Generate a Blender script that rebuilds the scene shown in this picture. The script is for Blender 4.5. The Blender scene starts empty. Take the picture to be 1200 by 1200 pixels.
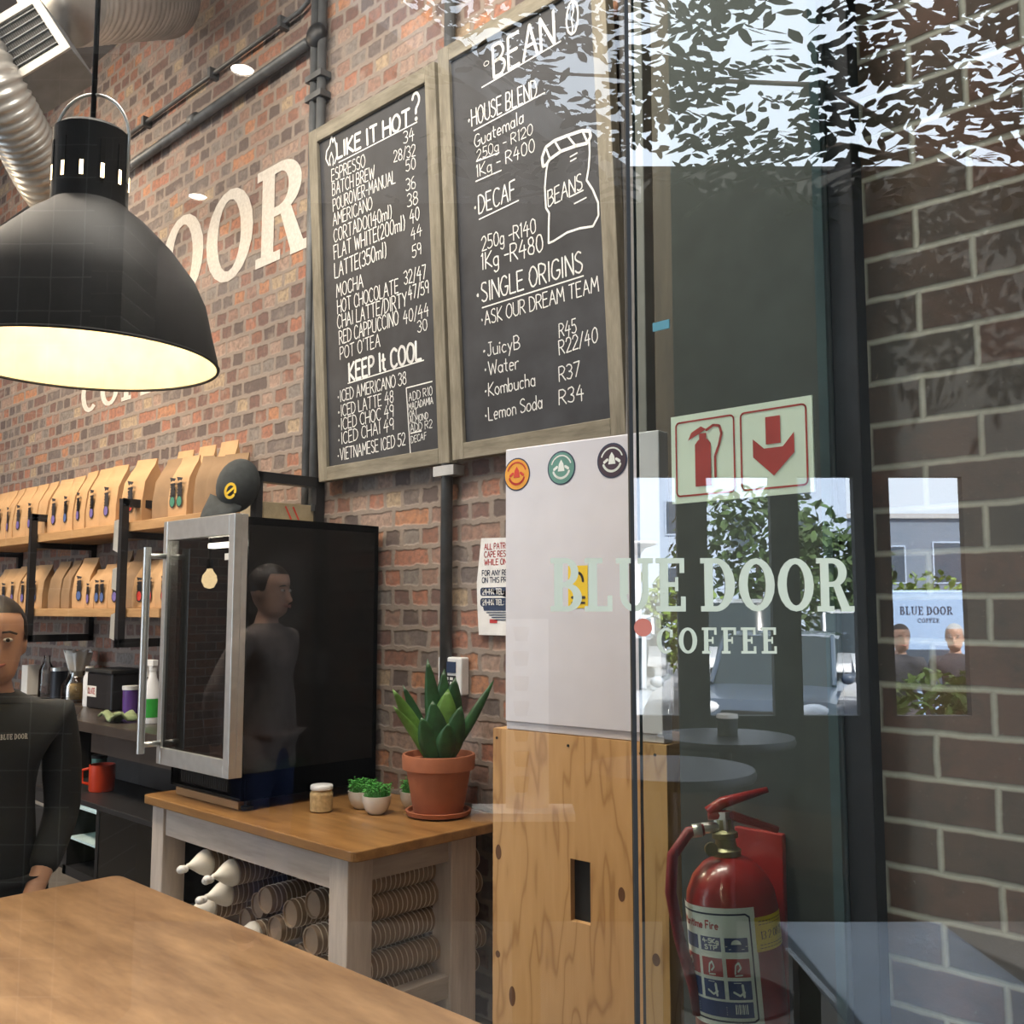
import bpy, bmesh, math, random
from mathutils import Vector, Matrix, Euler
random.seed(7)
PI = math.pi
SC = bpy.context.scene
COL = SC.collection
# ---------------------------------------------------------------- camera
YAW, PITCH = math.radians(43.95), math.radians(5.6)
CAM = Vector((0, -2.7, 1.5))
HX = Vector((-math.sin(YAW), math.cos(YAW), 0))       # horizontal viewing direction
RX = Vector((math.cos(YAW), math.sin(YAW), 0))        # to the right of it
cd = bpy.data.cameras.new('camera'); cam = bpy.data.objects.new('camera', cd); COL.objects.link(cam)
cam.location = CAM
cam.rotation_euler = (PI/2 + PITCH, 0, YAW)
cd.sensor_width = 36; cd.lens = 36*1170/1200; cd.clip_start = .05; cd.clip_end = 400
SC.camera = cam
# ---------------------------------------------------------------- world, sun, exposure
SC.view_settings.view_transform = 'Standard'; SC.view_settings.look = 'None'
SC.view_settings.gamma = 1; SC.view_settings.use_curve_mapping = False
SC.view_settings.exposure = 0.25
w = bpy.data.worlds.new('sky'); SC.world = w; w.use_nodes = True
bg = w.node_tree.nodes['Background']; bg.inputs[0].default_value = (.76, .87, 1.0, 1); bg.inputs[1].default_value = 5.2
def lamp(name, kind, loc, energy, color=(1, 1, 1), rot=(0, 0, 0), **kw):
    d = bpy.data.lights.new(name, kind); d.energy = energy; d.color = color
    for k, v in kw.items(): setattr(d, k, v)
    o = bpy.data.objects.new(name, d); COL.objects.link(o); o.location = loc; o.rotation_euler = rot
    return o
def aim(o, target):
    o.rotation_euler = (Vector(target)-o.location).to_track_quat('-Z', 'Y').to_euler()
sun = lamp('sun', 'SUN', (0, 0, 20), 19, (1, .95, .88), angle=.01)
sun.rotation_euler = (-(HX*0.95+RX*0.30) + Vector((0, 0, -1))*.95).to_track_quat('-Z', 'Y').to_euler()
WARM = (1, .80, .58)
def area(name, loc, target, energy, sx, sy, color=WARM):
    o = lamp(name, 'AREA', loc, energy, color, shape='RECTANGLE', size=sx, size_y=sy); aim(o, target); return o
area('room_light', (-4.3, -2.3, 4.75), (-4.3, -1.0, .6), 112, 2.4, .5, (1, .86, .70))
area('room_light', (-2.2, -1.5, 4.75), (-2.6, -.6, 0), 105, 1.6, .5, (1, .92, .82))
area('room_light', (-6.9, -1.6, 4.6), (-6.2, -.2, 1.8), 75, 1.2, .4, WARM)
area('shelf_light', (-5.4, -1.5, 3.3), (-5.3, -.2, 1.8), 20, .6, .2, (1, .75, .48))
# ---------------------------------------------------------------- materials
MATS = {}
class N:                                              # tiny node-tree helper
    def __init__(s, name):
        s.m = bpy.data.materials.new(name); s.m.use_nodes = True
        s.t = s.m.node_tree; s.b = s.t.nodes['Principled BSDF']; s.out = s.t.nodes['Material Output']
    def n(s, typ, **kw):
        x = s.t.nodes.new(typ)
        for k, v in kw.items(): setattr(x, k, v)
        return x
    def l(s, a, b): s.t.links.new(a, b)
    def math(s, op, a, b=None, c=None):
        x = s.n('ShaderNodeMath', operation=op)
        for i, v in enumerate((a, b, c)):
            if v is None: continue
            if isinstance(v, (int, float)): x.inputs[i].default_value = v
            else: s.l(v, x.inputs[i])
        return x.outputs[0]
    def mix(s, f, a, b):
        x = s.n('ShaderNodeMix', data_type='RGBA')
        for i, v in ((0, f), (6, a), (7, b)):
            if isinstance(v, (int, float)): x.inputs[i].default_value = v
            elif isinstance(v, tuple): x.inputs[i].default_value = (*v, 1)
            else: s.l(v, x.inputs[i])
        return x.outputs[2]
    def noise(s, vec, scale, detail=3, rough=.5):
        x = s.n('ShaderNodeTexNoise'); x.inputs['Scale'].default_value = scale; x.inputs['Detail'].default_value = detail
        x.inputs['Roughness'].default_value = rough
        if vec is not None: s.l(vec, x.inputs['Vector'])
        return x.outputs[0]
    def ramp(s, f, stops, interp='LINEAR'):
        x = s.n('ShaderNodeValToRGB'); cr = x.color_ramp; cr.interpolation = interp
        while len(cr.elements) < len(stops): cr.elements.new(.5)
        for e, (p, c) in zip(cr.elements, stops): e.position = p; e.color = (*c, 1)
        s.l(f, x.inputs[0]); return x.outputs[0]
    def bump(s, h, st=.3, d=.01):
        x = s.n('ShaderNodeBump'); x.inputs['Strength'].default_value = st; x.inputs['Distance'].default_value = d
        s.l(h, x.inputs['Height']); s.l(x.outputs[0], s.b.inputs['Normal'])
    def set(s, rough=.5, metal=0, spec=.5):
        s.b.inputs['Roughness'].default_value = rough; s.b.inputs['Metallic'].default_value = metal
        s.b.inputs['Specular IOR Level'].default_value = spec
    def coords(s, kind='Object', scale=(1, 1, 1)):
        tc = s.n('ShaderNodeTexCoord'); mp = s.n('ShaderNodeMapping'); mp.inputs['Scale'].default_value = scale
        s.l(tc.outputs[kind], mp.inputs[0]); return mp.outputs[0]
def M(name, col=None, rough=.5, metal=0, var=.12, scale=14, spec=.5, coat=0):
    if name in MATS: return MATS[name]
    s = N(name); s.set(rough, metal, spec)
    f = s.noise(s.coords(), scale, 4)
    lo = tuple(c*(1-var) for c in col); hi = tuple(min(1, c*(1+var)) for c in col)
    s.l(s.ramp(f, [(.3, lo), (.7, hi)]), s.b.inputs['Base Color'])
    if coat: s.b.inputs['Coat Weight'].default_value = coat
    MATS[name] = s.m; return s.m
def wood(name, dark, light, scale=(1, 12, 12), rough=.45, fine=1.0, bumpy=.05, coords='Object'):
    s = N(name); s.set(rough)
    v = s.coords(coords, scale)
    n1 = s.noise(v, 2.2*fine, 6, .6); n2 = s.noise(v, 11*fine, 3, .6)
    mid = tuple((a+b)/2 for a, b in zip(dark, light))
    c1 = s.ramp(n1, [(.3, dark), (.5, mid), (.7, light)])
    c = s.mix(s.math('MULTIPLY', n2, .5), c1, tuple(x*.62 for x in dark))
    s.l(c, s.b.inputs['Base Color']); s.bump(n2, bumpy, .003)
    MATS[name] = s.m; return s.m
def emit(name, col, st):
    s = N(name); e = s.n('ShaderNodeEmission'); e.inputs[0].default_value = (*col, 1); e.inputs[1].default_value = st
    s.l(e.outputs[0], s.out.inputs[0]); MATS[name] = s.m; return s.m
def glass(name, ior=1.9, tint=(1, 1, 1), rough=0.0):
    """thin pane: mostly clear, mirror-like share by Fresnel"""
    s = N(name); tr = s.n('ShaderNodeBsdfTransparent'); tr.inputs[0].default_value = (*tint, 1)
    gl = s.n('ShaderNodeBsdfGlossy'); gl.inputs['Roughness'].default_value = rough
    fr = s.n('ShaderNodeFresnel'); fr.inputs[0].default_value = ior
    mx = s.n('ShaderNodeMixShader')
    s.l(fr.outputs[0], mx.inputs[0]); s.l(tr.outputs[0], mx.inputs[1]); s.l(gl.outputs[0], mx.inputs[2]); s.l(mx.outputs[0], s.out.inputs[0])
    MATS[name] = s.m; return s.m
def clear(name, tint=(1, 1, 1)):
    s = N(name); tr = s.n('ShaderNodeBsdfTransparent'); tr.inputs[0].default_value = (*tint, 1); s.l(tr.outputs[0], s.out.inputs[0])
    MATS[name] = s.m; return s.m
def brick_nodes(s, bw, bh, px, pz, joint, ragged, axis=0):
    """returns (mortar mask 0..1, per-brick random value, fine noise)"""
    tc = s.n('ShaderNodeTexCoord'); sp = s.n('ShaderNodeSeparateXYZ'); s.l(tc.outputs['Object'], sp.inputs[0])
    nz = s.n('ShaderNodeTexNoise'); nz.inputs['Scale'].default_value = 18; nz.inputs['Detail'].default_value = 3; s.l(tc.outputs['Object'], nz.inputs['Vector'])
    wob = s.math('MULTIPLY', s.math('SUBTRACT', nz.outputs[0], .5), ragged)
    x = s.math('ADD', s.math('SUBTRACT', sp.outputs[axis], px), wob); z = s.math('ADD', s.math('SUBTRACT', sp.outputs[2], pz), wob)
    rowf = s.math('DIVIDE', z, bh); row = s.math('FLOOR', rowf); fz = s.math('FRACT', rowf)
    return tc, x, row, fz, nz.outputs[0]
def brick_old(name):
    s = N(name); s.set(.85)
    W, H = .118, .0838
    tc, x, row, fz, nz = brick_nodes(s, W, H, 0, 0, .014, .030)
    odd = s.math('MODULO', s.math('ADD', row, 200), 2.0)
    xs = s.math('ADD', s.math('DIVIDE', x, W), s.math('MULTIPLY', odd, .5))
    pair = s.math('FLOOR', s.math('DIVIDE', xs, 2))
    cv = s.n('ShaderNodeCombineXYZ'); s.l(pair, cv.inputs[0]); s.l(row, cv.inputs[1]); cv.inputs[2].default_value = 3.3
    wn = s.n('ShaderNodeTexWhiteNoise', noise_dimensions='3D'); s.l(cv.outputs[0], wn.inputs['Vector'])
    mg = s.math('GREATER_THAN', wn.outputs[0], .80)                       # stretcher where set, else two headers
    f1 = s.math('FRACT', xs); f2 = s.math('FRACT', s.math('DIVIDE', xs, 2))
    d1 = s.math('MULTIPLY', s.math('MINIMUM', f1, s.math('SUBTRACT', 1, f1)), W)
    d2 = s.math('MULTIPLY', s.math('MINIMUM', f2, s.math('SUBTRACT', 1, f2)), 2*W)
    dx = s.math('ADD', s.math('MULTIPLY', d2, mg), s.math('MULTIPLY', d1, s.math('SUBTRACT', 1, mg)))
    dz = s.math('MULTIPLY', s.math('MINIMUM', fz, s.math('SUBTRACT', 1, fz)), H)
    dd = s.math('SMOOTH_MIN', dx, dz, .012)
    mask = s.ramp(dd, [(.0080, (0, 0, 0)), (.0140, (1, 1, 1))])
    cell = s.math('ADD', s.math('MULTIPLY', pair, 2), s.math('MULTIPLY', s.math('SUBTRACT', s.math('FLOOR', xs), s.math('MULTIPLY', pair, 2)), s.math('SUBTRACT', 1, mg)))
    cv2 = s.n('ShaderNodeCombineXYZ'); s.l(cell, cv2.inputs[0]); s.l(row, cv2.inputs[1]); cv2.inputs[2].default_value = .7
    w2 = s.n('ShaderNodeTexWhiteNoise', noise_dimensions='3D'); s.l(cv2.outputs[0], w2.inputs['Vector'])
    col = s.ramp(w2.outputs[0], [(0, (.25, .12, .085)), (.14, (.115, .085, .078)), (.27, (.36, .155, .10)), (.37, (.29, .175, .135)), (.48, (.16, .13, .12)),
                                 (.60, (.42, .195, .105)), (.67, (.17, .095, .08)), (.78, (.35, .24, .19)), (.88, (.22, .19, .17)), (.95, (.40, .30, .20))], 'CONSTANT')
    fine = s.noise(tc.outputs['Object'], 38, 5, .65)
    blot = s.noise(tc.outputs['Object'], 9, 3, .6)
    col = s.mix(s.ramp(fine, [(.40, (0, 0, 0)), (.70, (.75, .75, .75))]), col, (.09, .068, .06))
    col = s.mix(s.ramp(blot, [(.55, (0, 0, 0)), (.75, (.65, .65, .65))]), col, (.36, .29, .24))
    mort = s.mix(fine, (.19, .152, .128), (.31, .252, .212))
    s.l(s.mix(mask, mort, col), s.b.inputs['Base Color'])
    s.bump(s.math('ADD', s.math('MULTIPLY', s.math('SUBTRACT', 1, mask), .6), s.math('MULTIPLY', fine, .5)), .55, .012)
    MATS[name] = s.m; return s.m
def brick_pier(name, axis=0, px=-.845, pz=1.02, W=.2095, H=.0842, a=(.150, .074, .046), b=(.078, .064, .046), mo=(.50, .52, .44), joint=.0045, stack=False):
    s = N(name); s.set(.7)
    tc, x, row, fz, nz = brick_nodes(s, W, H, px, pz, .01, .006, axis)
    odd = s.math('MODULO', s.math('ADD', row, 200), 2.0)
    xs = s.math('ADD', s.math('DIVIDE', x, W), s.math('MULTIPLY', s.math('SUBTRACT', 1, odd), 0 if stack else .5))
    f1 = s.math('FRACT', xs)
    dx = s.math('MULTIPLY', s.math('MINIMUM', f1, s.math('SUBTRACT', 1, f1)), W)
    dz = s.math('MULTIPLY', s.math('MINIMUM', fz, s.math('SUBTRACT', 1, fz)), H)
    dd = s.math('SMOOTH_MIN', dx, dz, .002)
    mask = s.ramp(dd, [(joint*.75, (0, 0, 0)), (joint*1.2, (1, 1, 1))])
    cv2 = s.n('ShaderNodeCombineXYZ'); s.l(s.math('FLOOR', xs), cv2.inputs[0]); s.l(row, cv2.inputs[1])
    w2 = s.n('ShaderNodeTexWhiteNoise', noise_dimensions='3D'); s.l(cv2.outputs[0], w2.inputs['Vector'])
    fine = s.noise(tc.outputs['Object'], 60, 5, .7); blot = s.noise(tc.outputs['Object'], 14, 4, .6)
    col = s.mix(w2.outputs[0], a, b)
    col = s.mix(s.ramp(blot, [(.4, (0, 0, 0)), (.7, (.7, .7, .7))]), col, tuple(c*.75 for c in b))
    col = s.mix(s.ramp(fine, [(.62, (0, 0, 0)), (.72, (.55, .55, .55))]), col, (.26, .22, .17))
    mort = s.mix(fine, tuple(c*.75 for c in mo), tuple(c*1.2 for c in mo))
    s.l(s.mix(mask, mort, col), s.b.inputs['Base Color'])
    s.bump(s.math('ADD', s.math('MULTIPLY', mask, .7), s.math('MULTIPLY', fine, .3)), .5, .006)
    MATS[name] = s.m; return s.m

# ---------------------------------------------------------------- mesh helpers
class MB:
    def __init__(s): s.v = []; s.f = []; s.mi = []; s.cur = 0
    def add(s, verts, faces, T=None):
        o = len(s.v)
        for p in verts:
            p = Vector(p); s.v.append(tuple(T @ p) if T else tuple(p))
        for f in faces: s.f.append(tuple(i+o for i in f)); s.mi.append(s.cur)
        return s
    def box(s, lo, hi, T=None):
        x0, y0, z0 = lo; x1, y1, z1 = hi
        V = [(x0, y0, z0), (x1, y0, z0), (x1, y1, z0), (x0, y1, z0), (x0, y0, z1), (x1, y0, z1), (x1, y1, z1), (x0, y1, z1)]
        return s.add(V, [(0, 3, 2, 1), (4, 5, 6, 7), (0, 1, 5, 4), (1, 2, 6, 5), (2, 3, 7, 6), (3, 0, 4, 7)], T)
    def prism(s, poly, y0, y1, T=None):               # polygon in (x, z), extruded along y
        n = len(poly); V = [(x, y0, z) for x, z in poly]+[(x, y1, z) for x, z in poly]
        F = [tuple(range(n)), tuple(range(2*n-1, n-1, -1))]+[(i, i+n, (i+1) % n+n, (i+1) % n) for i in range(n)]
        return s.add(V, F, T)
    def slab(s, poly, z0, z1, T=None):                # polygon in (x, y), extruded along z
        n = len(poly); V = [(x, y, z0) for x, y in poly]+[(x, y, z1) for x, y in poly]
        F = [tuple(range(n-1, -1, -1)), tuple(range(n, 2*n))]+[(i, (i+1) % n, (i+1) % n+n, i+n) for i in range(n)]
        return s.add(V, F, T)
    def lathe(s, prof, seg=24, T=None, cap0=True, cap1=True):
        V = []; F = []
        for r, z in prof:
            for k in range(seg):
                a = 2*PI*k/seg; V.append((r*math.cos(a), r*math.sin(a), z))
        for i in range(len(prof)-1):
            for k in range(seg):
                k2 = (k+1) % seg; F.append((i*seg+k, i*seg+k2, (i+1)*seg+k2, (i+1)*seg+k))
        if cap0 and prof[0][0] > 1e-4: F.append(tuple(range(seg-1, -1, -1)))
        if cap1 and prof[-1][0] > 1e-4: F.append(tuple((len(prof)-1)*seg+k for k in range(seg)))
        return s.add(V, F, T)
    def tube(s, pts, r, seg=10, T=None, caps=True):
        pts = [Vector(p) for p in pts]; rr = r if isinstance(r, (list, tuple)) else [r]*len(pts)
        V = []; F = []; up = Vector((0, 0, 1)); prev = None
        for i, p in enumerate(pts):
            d = (pts[min(i+1, len(pts)-1)]-pts[max(i-1, 0)]).normalized()
            if prev is None:
                a = d.cross(up)
                if a.length < .05: a = d.cross(Vector((1, 0, 0)))
            else: a = prev-d*prev.dot(d)
            a.normalize(); prev = a; b = d.cross(a)
            for k in range(seg):
                t = 2*PI*k/seg; V.append(p+(a*math.cos(t)+b*math.sin(t))*rr[i])
        for i in range(len(pts)-1):
            for k in range(seg):
                k2 = (k+1) % seg; F.append((i*seg+k, i*seg+k2, (i+1)*seg+k2, (i+1)*seg+k))
        if caps: F.append(tuple(range(seg-1, -1, -1))); F.append(tuple((len(pts)-1)*seg+k for k in range(seg)))
        return s.add(V, F, T)
    def grid(s, rows, T=None, closed=False):          # rows: list of equal-length point lists
        n = len(rows[0]); V = [p for r_ in rows for p in r_]; F = []
        for i in range(len(rows)-1):
            for k in range(n if closed else n-1):
                k2 = (k+1) % n; F.append((i*n+k, i*n+k2, (i+1)*n+k2, (i+1)*n+k))
        return s.add(V, F, T)
    def ball(s, c, r, seg=12, rings=8, T=None):
        rx, ry, rz = r if isinstance(r, tuple) else (r, r, r); V = []; F = []
        for i in range(rings+1):
            t = PI*i/rings
            for k in range(seg):
                a = 2*PI*k/seg; V.append((c[0]+rx*math.sin(t)*math.cos(a), c[1]+ry*math.sin(t)*math.sin(a), c[2]-rz*math.cos(t)))
        for i in range(rings):
            for k in range(seg):
                k2 = (k+1) % seg; F.append((i*seg+k, i*seg+k2, (i+1)*seg+k2, (i+1)*seg+k))
        return s.add(V, F, T)
    def build(s, name, mats, parent=None, loc=(0, 0, 0), rot=(0, 0, 0), smooth=False, bevel=0, kind=None, label=None, cat=None, group=None, auto=None):
        me = bpy.data.meshes.new(name); me.from_pydata(s.v, [], s.f)
        for m in (mats if isinstance(mats, (list, tuple)) else [mats]): me.materials.append(m)
        for p, i in zip(me.polygons, s.mi): p.material_index = i
        bm = bmesh.new(); bm.from_mesh(me); bmesh.ops.remove_doubles(bm, verts=bm.verts, dist=1e-6)
        bmesh.ops.recalc_face_normals(bm, faces=bm.faces); bm.to_mesh(me); bm.free()
        if smooth:
            for p in me.polygons: p.use_smooth = True
            if auto is not None: me.set_sharp_from_angle(angle=math.radians(auto))
        o = bpy.data.objects.new(name, me); COL.objects.link(o)
        o.location = loc; o.rotation_euler = rot
        if parent is not None: o.parent = parent
        if bevel:
            b = o.modifiers.new('bevel', 'BEVEL'); b.width = bevel; b.segments = 2; b.limit_method = 'ANGLE'; b.angle_limit = math.radians(40)
        return tag(o, label, cat, group, kind)
def tag(o, label=None, cat=None, group=None, kind=None):
    for k, v in (('label', label), ('category', cat), ('group', group), ('kind', kind)):
        if v: o[k] = v
    return o
def thing(name, label, cat, loc=(0, 0, 0), rot=(0, 0, 0), group=None):
    o = bpy.data.objects.new(name, None); COL.objects.link(o); o.empty_display_size = .05
    o.location = loc; o.rotation_euler = rot if isinstance(rot, tuple) else (0, 0, rot)
    return tag(o, label, cat, group)
def dup(o, loc=None, rot=None, label=None, parent=None):
    c = o.copy(); COL.objects.link(c)
    if parent is not None: c.parent = parent
    if loc is not None: c.location = loc
    if rot is not None: c.rotation_euler = rot if isinstance(rot, tuple) else (0, 0, rot)
    if label: c['label'] = label
    for ch in list(o.children): dup(ch, parent=c)
    return c
def cf(R, D, Z):                                      # right of / ahead of the doorway viewpoint, height
    p = CAM+RX*R+HX*D; return Vector((p.x, p.y, Z))
# ---------------------------------------------------------------- hand lettering: single-stroke glyphs
def arc(cx, cy, rx, ry, a0, a1, n=10):
    return [(cx+rx*math.cos(math.radians(a0+(a1-a0)*i/n)), cy+ry*math.sin(math.radians(a0+(a1-a0)*i/n))) for i in range(n+1)]
GL = {
 'A': (.62, [[(0, 0), (.31, 1), (.62, 0)], [(.12, .38), (.5, .38)]]), 'B': (.52, [[(0, 0), (0, 1)], [(0, 1)]+arc(.2, .75, .26, .25, 90, -90)+[(0, .5)], [(.1, .5)]+arc(.22, .25, .3, .25, 90, -90)+[(0, 0)]]),
 'C': (.56, [arc(.32, .5, .32, .5, 45, 315, 14)]), 'D': (.56, [[(0, 0), (0, 1)]+arc(.12, .5, .44, .5, 90, -90, 12)+[(0, 0)]]), 'E': (.48, [[(.48, 1), (0, 1), (0, 0), (.48, 0)], [(0, .52), (.4, .52)]]),
 'F': (.46, [[(.46, 1), (0, 1), (0, 0)], [(0, .52), (.38, .52)]]), 'G': (.6, [arc(.32, .5, .32, .5, 45, 330, 14)+[(.6, .42), (.36, .42)]]), 'H': (.56, [[(0, 0), (0, 1)], [(.56, 0), (.56, 1)], [(0, .5), (.56, .5)]]),
 'I': (.12, [[(.06, 0), (.06, 1)]]), 'J': (.4, [[(.1, 1), (.4, 1)], [(.3, 1), (.3, .2)]+arc(.15, .2, .15, .2, 0, -160, 6)]), 'K': (.52, [[(0, 0), (0, 1)], [(.5, 1), (0, .45), (.52, 0)]]), 'L': (.46, [[(0, 1), (0, 0), (.46, 0)]]),
 'M': (.68, [[(0, 0), (.06, 1), (.34, .35), (.62, 1), (.68, 0)]]), 'N': (.56, [[(0, 0), (0, 1), (.56, 0), (.56, 1)]]), 'O': (.62, [arc(.31, .5, .31, .5, 90, 450, 18)]), 'P': (.5, [[(0, 0), (0, 1)]+arc(.2, .73, .3, .27, 90, -90)+[(0, .46)]]),
 'R': (.54, [[(0, 0), (0, 1)]+arc(.2, .74, .3, .26, 90, -90)+[(0, .48)], [(.2, .48), (.54, 0)]]), 'S': (.5, [arc(.26, .75, .24, .25, 40, 200, 8)+arc(.24, .25, .26, .25, 80, -150, 10)]), 'T': (.58, [[(0, 1), (.58, 1)], [(.29, 1), (.29, 0)]]),
 'U': (.56, [[(0, 1), (0, .3)]+arc(.28, .28, .28, .28, 180, 360, 10)+[(.56, 1)]]), 'V': (.58, [[(0, 1), (.29, 0), (.58, 1)]]), 'W': (.8, [[(0, 1), (.2, 0), (.4, .8), (.6, 0), (.8, 1)]]), 'Y': (.54, [[(0, 1), (.27, .5), (.54, 1)], [(.27, .5), (.22, 0)]]),
 'X': (.54, [[(0, 0), (.54, 1)], [(0, 1), (.54, 0)]]),
 '0': (.5, [arc(.25, .5, .25, .5, 90, 450, 16)]), '1': (.16, [[(0, .85), (.1, 1), (.1, 0)]]), '2': (.5, [arc(.24, .72, .24, .28, 170, -30, 9)+[(0, 0), (.5, 0)]]), '3': (.46, [arc(.2, .75, .24, .25, 150, -90, 9)+arc(.2, .25, .26, .25, 90, -150, 9)]),
 '4': (.54, [[(.3, 1), (0, .38), (.54, .38)], [(.4, .7), (.36, -.08)]]), '5': (.48, [[(.46, 1), (.06, 1), (.03, .55)]+arc(.2, .3, .28, .3, 110, -140, 10)]), '6': (.48, [arc(.34, .6, .32, .4, 95, 180, 6)+arc(.24, .28, .24, .28, 170, -180, 14)]),
 '7': (.48, [[(0, 1), (.48, 1), (.14, 0)]]), '8': (.48, [arc(.24, .76, .2, .24, -90, 270, 12), arc(.24, .26, .24, .26, 90, 450, 12)]), '9': (.46, [arc(.23, .7, .23, .28, 0, 360, 12)+[(.46, .7), (.4, 0)]]),
 '?': (.46, [arc(.23, .75, .23, .25, 170, -40, 9)+[(.24, .42), (.22, .26)], arc(.22, .06, .04, .04, 0, 360, 6)]), '-': (.34, [[(0, .45), (.34, .45)]]), '/': (.34, [[(0, -.08), (.34, 1.05)]]), '(': (.2, [arc(.3, .45, .3, .6, 120, 240, 8)]), ')': (.2, [arc(-.1, .45, .3, .6, 60, -60, 8)]),
 "'": (.1, [[(.06, 1.02), (.02, .8)]]), '.': (.22, [arc(.06, .42, .045, .06, 0, 360, 6)]), ':': (.12, [arc(.06, .1, .03, .03, 0, 360, 6), arc(.06, .55, .03, .03, 0, 360, 6)]),
 'a': (.42, [arc(.2, .28, .2, .28, 20, 350, 12), [(.4, .56), (.4, 0)]]), 'b': (.42, [[(0, 1), (0, 0)], arc(.2, .28, .2, .28, 180, -180, 12)]), 'c': (.38, [arc(.22, .28, .22, .28, 50, 310, 9)]), 'd': (.42, [arc(.2, .28, .2, .28, 0, 360, 12), [(.41, 1), (.41, 0)]]),
 'e': (.42, [[(.02, .3), (.4, .3)]+arc(.2, .28, .2, .28, 10, 310, 10)]), 'g': (.42, [arc(.2, .28, .2, .28, 0, 360, 12), [(.4, .56), (.4, -.15)]+arc(.2, -.15, .2, .2, 0, -150, 7)]), 'h': (.4, [[(0, 1), (0, 0)], arc(.2, .36, .2, .2, 180, 0, 7)+[(.4, 0)]]),
 'i': (.1, [[(.05, 0), (.05, .56)], arc(.05, .76, .03, .03, 0, 360, 5)]), 'k': (.4, [[(0, 0), (0, 1)], [(.36, .56), (0, .25), (.4, 0)]]), 'l': (.1, [[(.05, 0), (.05, 1)]]), 'm': (.66, [[(0, 0), (0, .56)], arc(.165, .36, .165, .2, 180, 0, 7)+[(.33, 0)], arc(.495, .36, .165, .2, 180, 0, 7)+[(.66, 0)]]),
 'n': (.38, [[(0, 0), (0, .56)], arc(.19, .36, .19, .2, 180, 0, 7)+[(.38, 0)]]), 'o': (.44, [arc(.22, .28, .22, .28, 90, 450, 12)]), 'r': (.3, [[(0, 0), (0, .56)], arc(.18, .32, .18, .24, 170, 50, 6)]), 't': (.34, [[(.15, .9), (.15, .1), (.3, 0)], [(0, .58), (.32, .58)]]),
 'u': (.4, [[(0, .56), (0, .2)]+arc(.2, .2, .2, .2, 180, 360, 7)+[(.4, .56)], [(.4, .56), (.4, 0)]]), 's': (.34, [arc(.17, .42, .16, .14, 30, 200, 6)+arc(.17, .14, .17, .14, 80, -150, 7)]), 'y': (.4, [[(0, .56), (.2, .05)], [(.4, .56), (.1, -.35)]]), 'f': (.3, [arc(.28, .78, .16, .22, 80, 180, 5)+[(.12, 0)], [(0, .55), (.28, .55)]]),
}
def text_strokes(txt, size, gap=.16, space=.34):
    out = []; x = 0
    for ch in txt:
        if ch == ' ': x += space*size; continue
        wd, st = GL[ch]
        for pl in st: out.append([(x+p[0]*size, p[1]*size) for p in pl])
        x += (wd+gap)*size
    return out, max(x-gap*size, 1e-3)
def stroke(mb, pl, hw, T, jit=0.0):
    """flat ribbon with round ends along a polyline given in a plane; T(x, y) -> point"""
    pts = [(p[0]+random.uniform(-jit, jit), p[1]+random.uniform(-jit, jit)) for p in pl]
    for (x0, y0), (x1, y1) in zip(pts, pts[1:]):
        L = math.hypot(x1-x0, y1-y0)
        if L < 1e-6: continue
        nx, ny = -(y1-y0)/L*hw, (x1-x0)/L*hw; ex, ey = (x1-x0)/L*hw*.8, (y1-y0)/L*hw*.8
        mb.add([T(x0+nx, y0+ny), T(x0-ex, y0-ey), T(x0-nx, y0-ny), T(x1-nx, y1-ny), T(x1+ex, y1+ey), T(x1+nx, y1+ny)], [(0, 1, 2, 3, 4, 5)])
def text_line(mb, txt, x0, y0, x1, y1, h, hw, T, jit=0.0):
    st, L = text_strokes(txt, 1.0)
    dx, dy = x1-x0, y1-y0; W = math.hypot(dx, dy)
    for pl in st:
        stroke(mb, [(x0+dx*p[0]/L, y0+dy*p[0]/L+p[1]*h) for p in pl], hw, T, jit)
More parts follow.
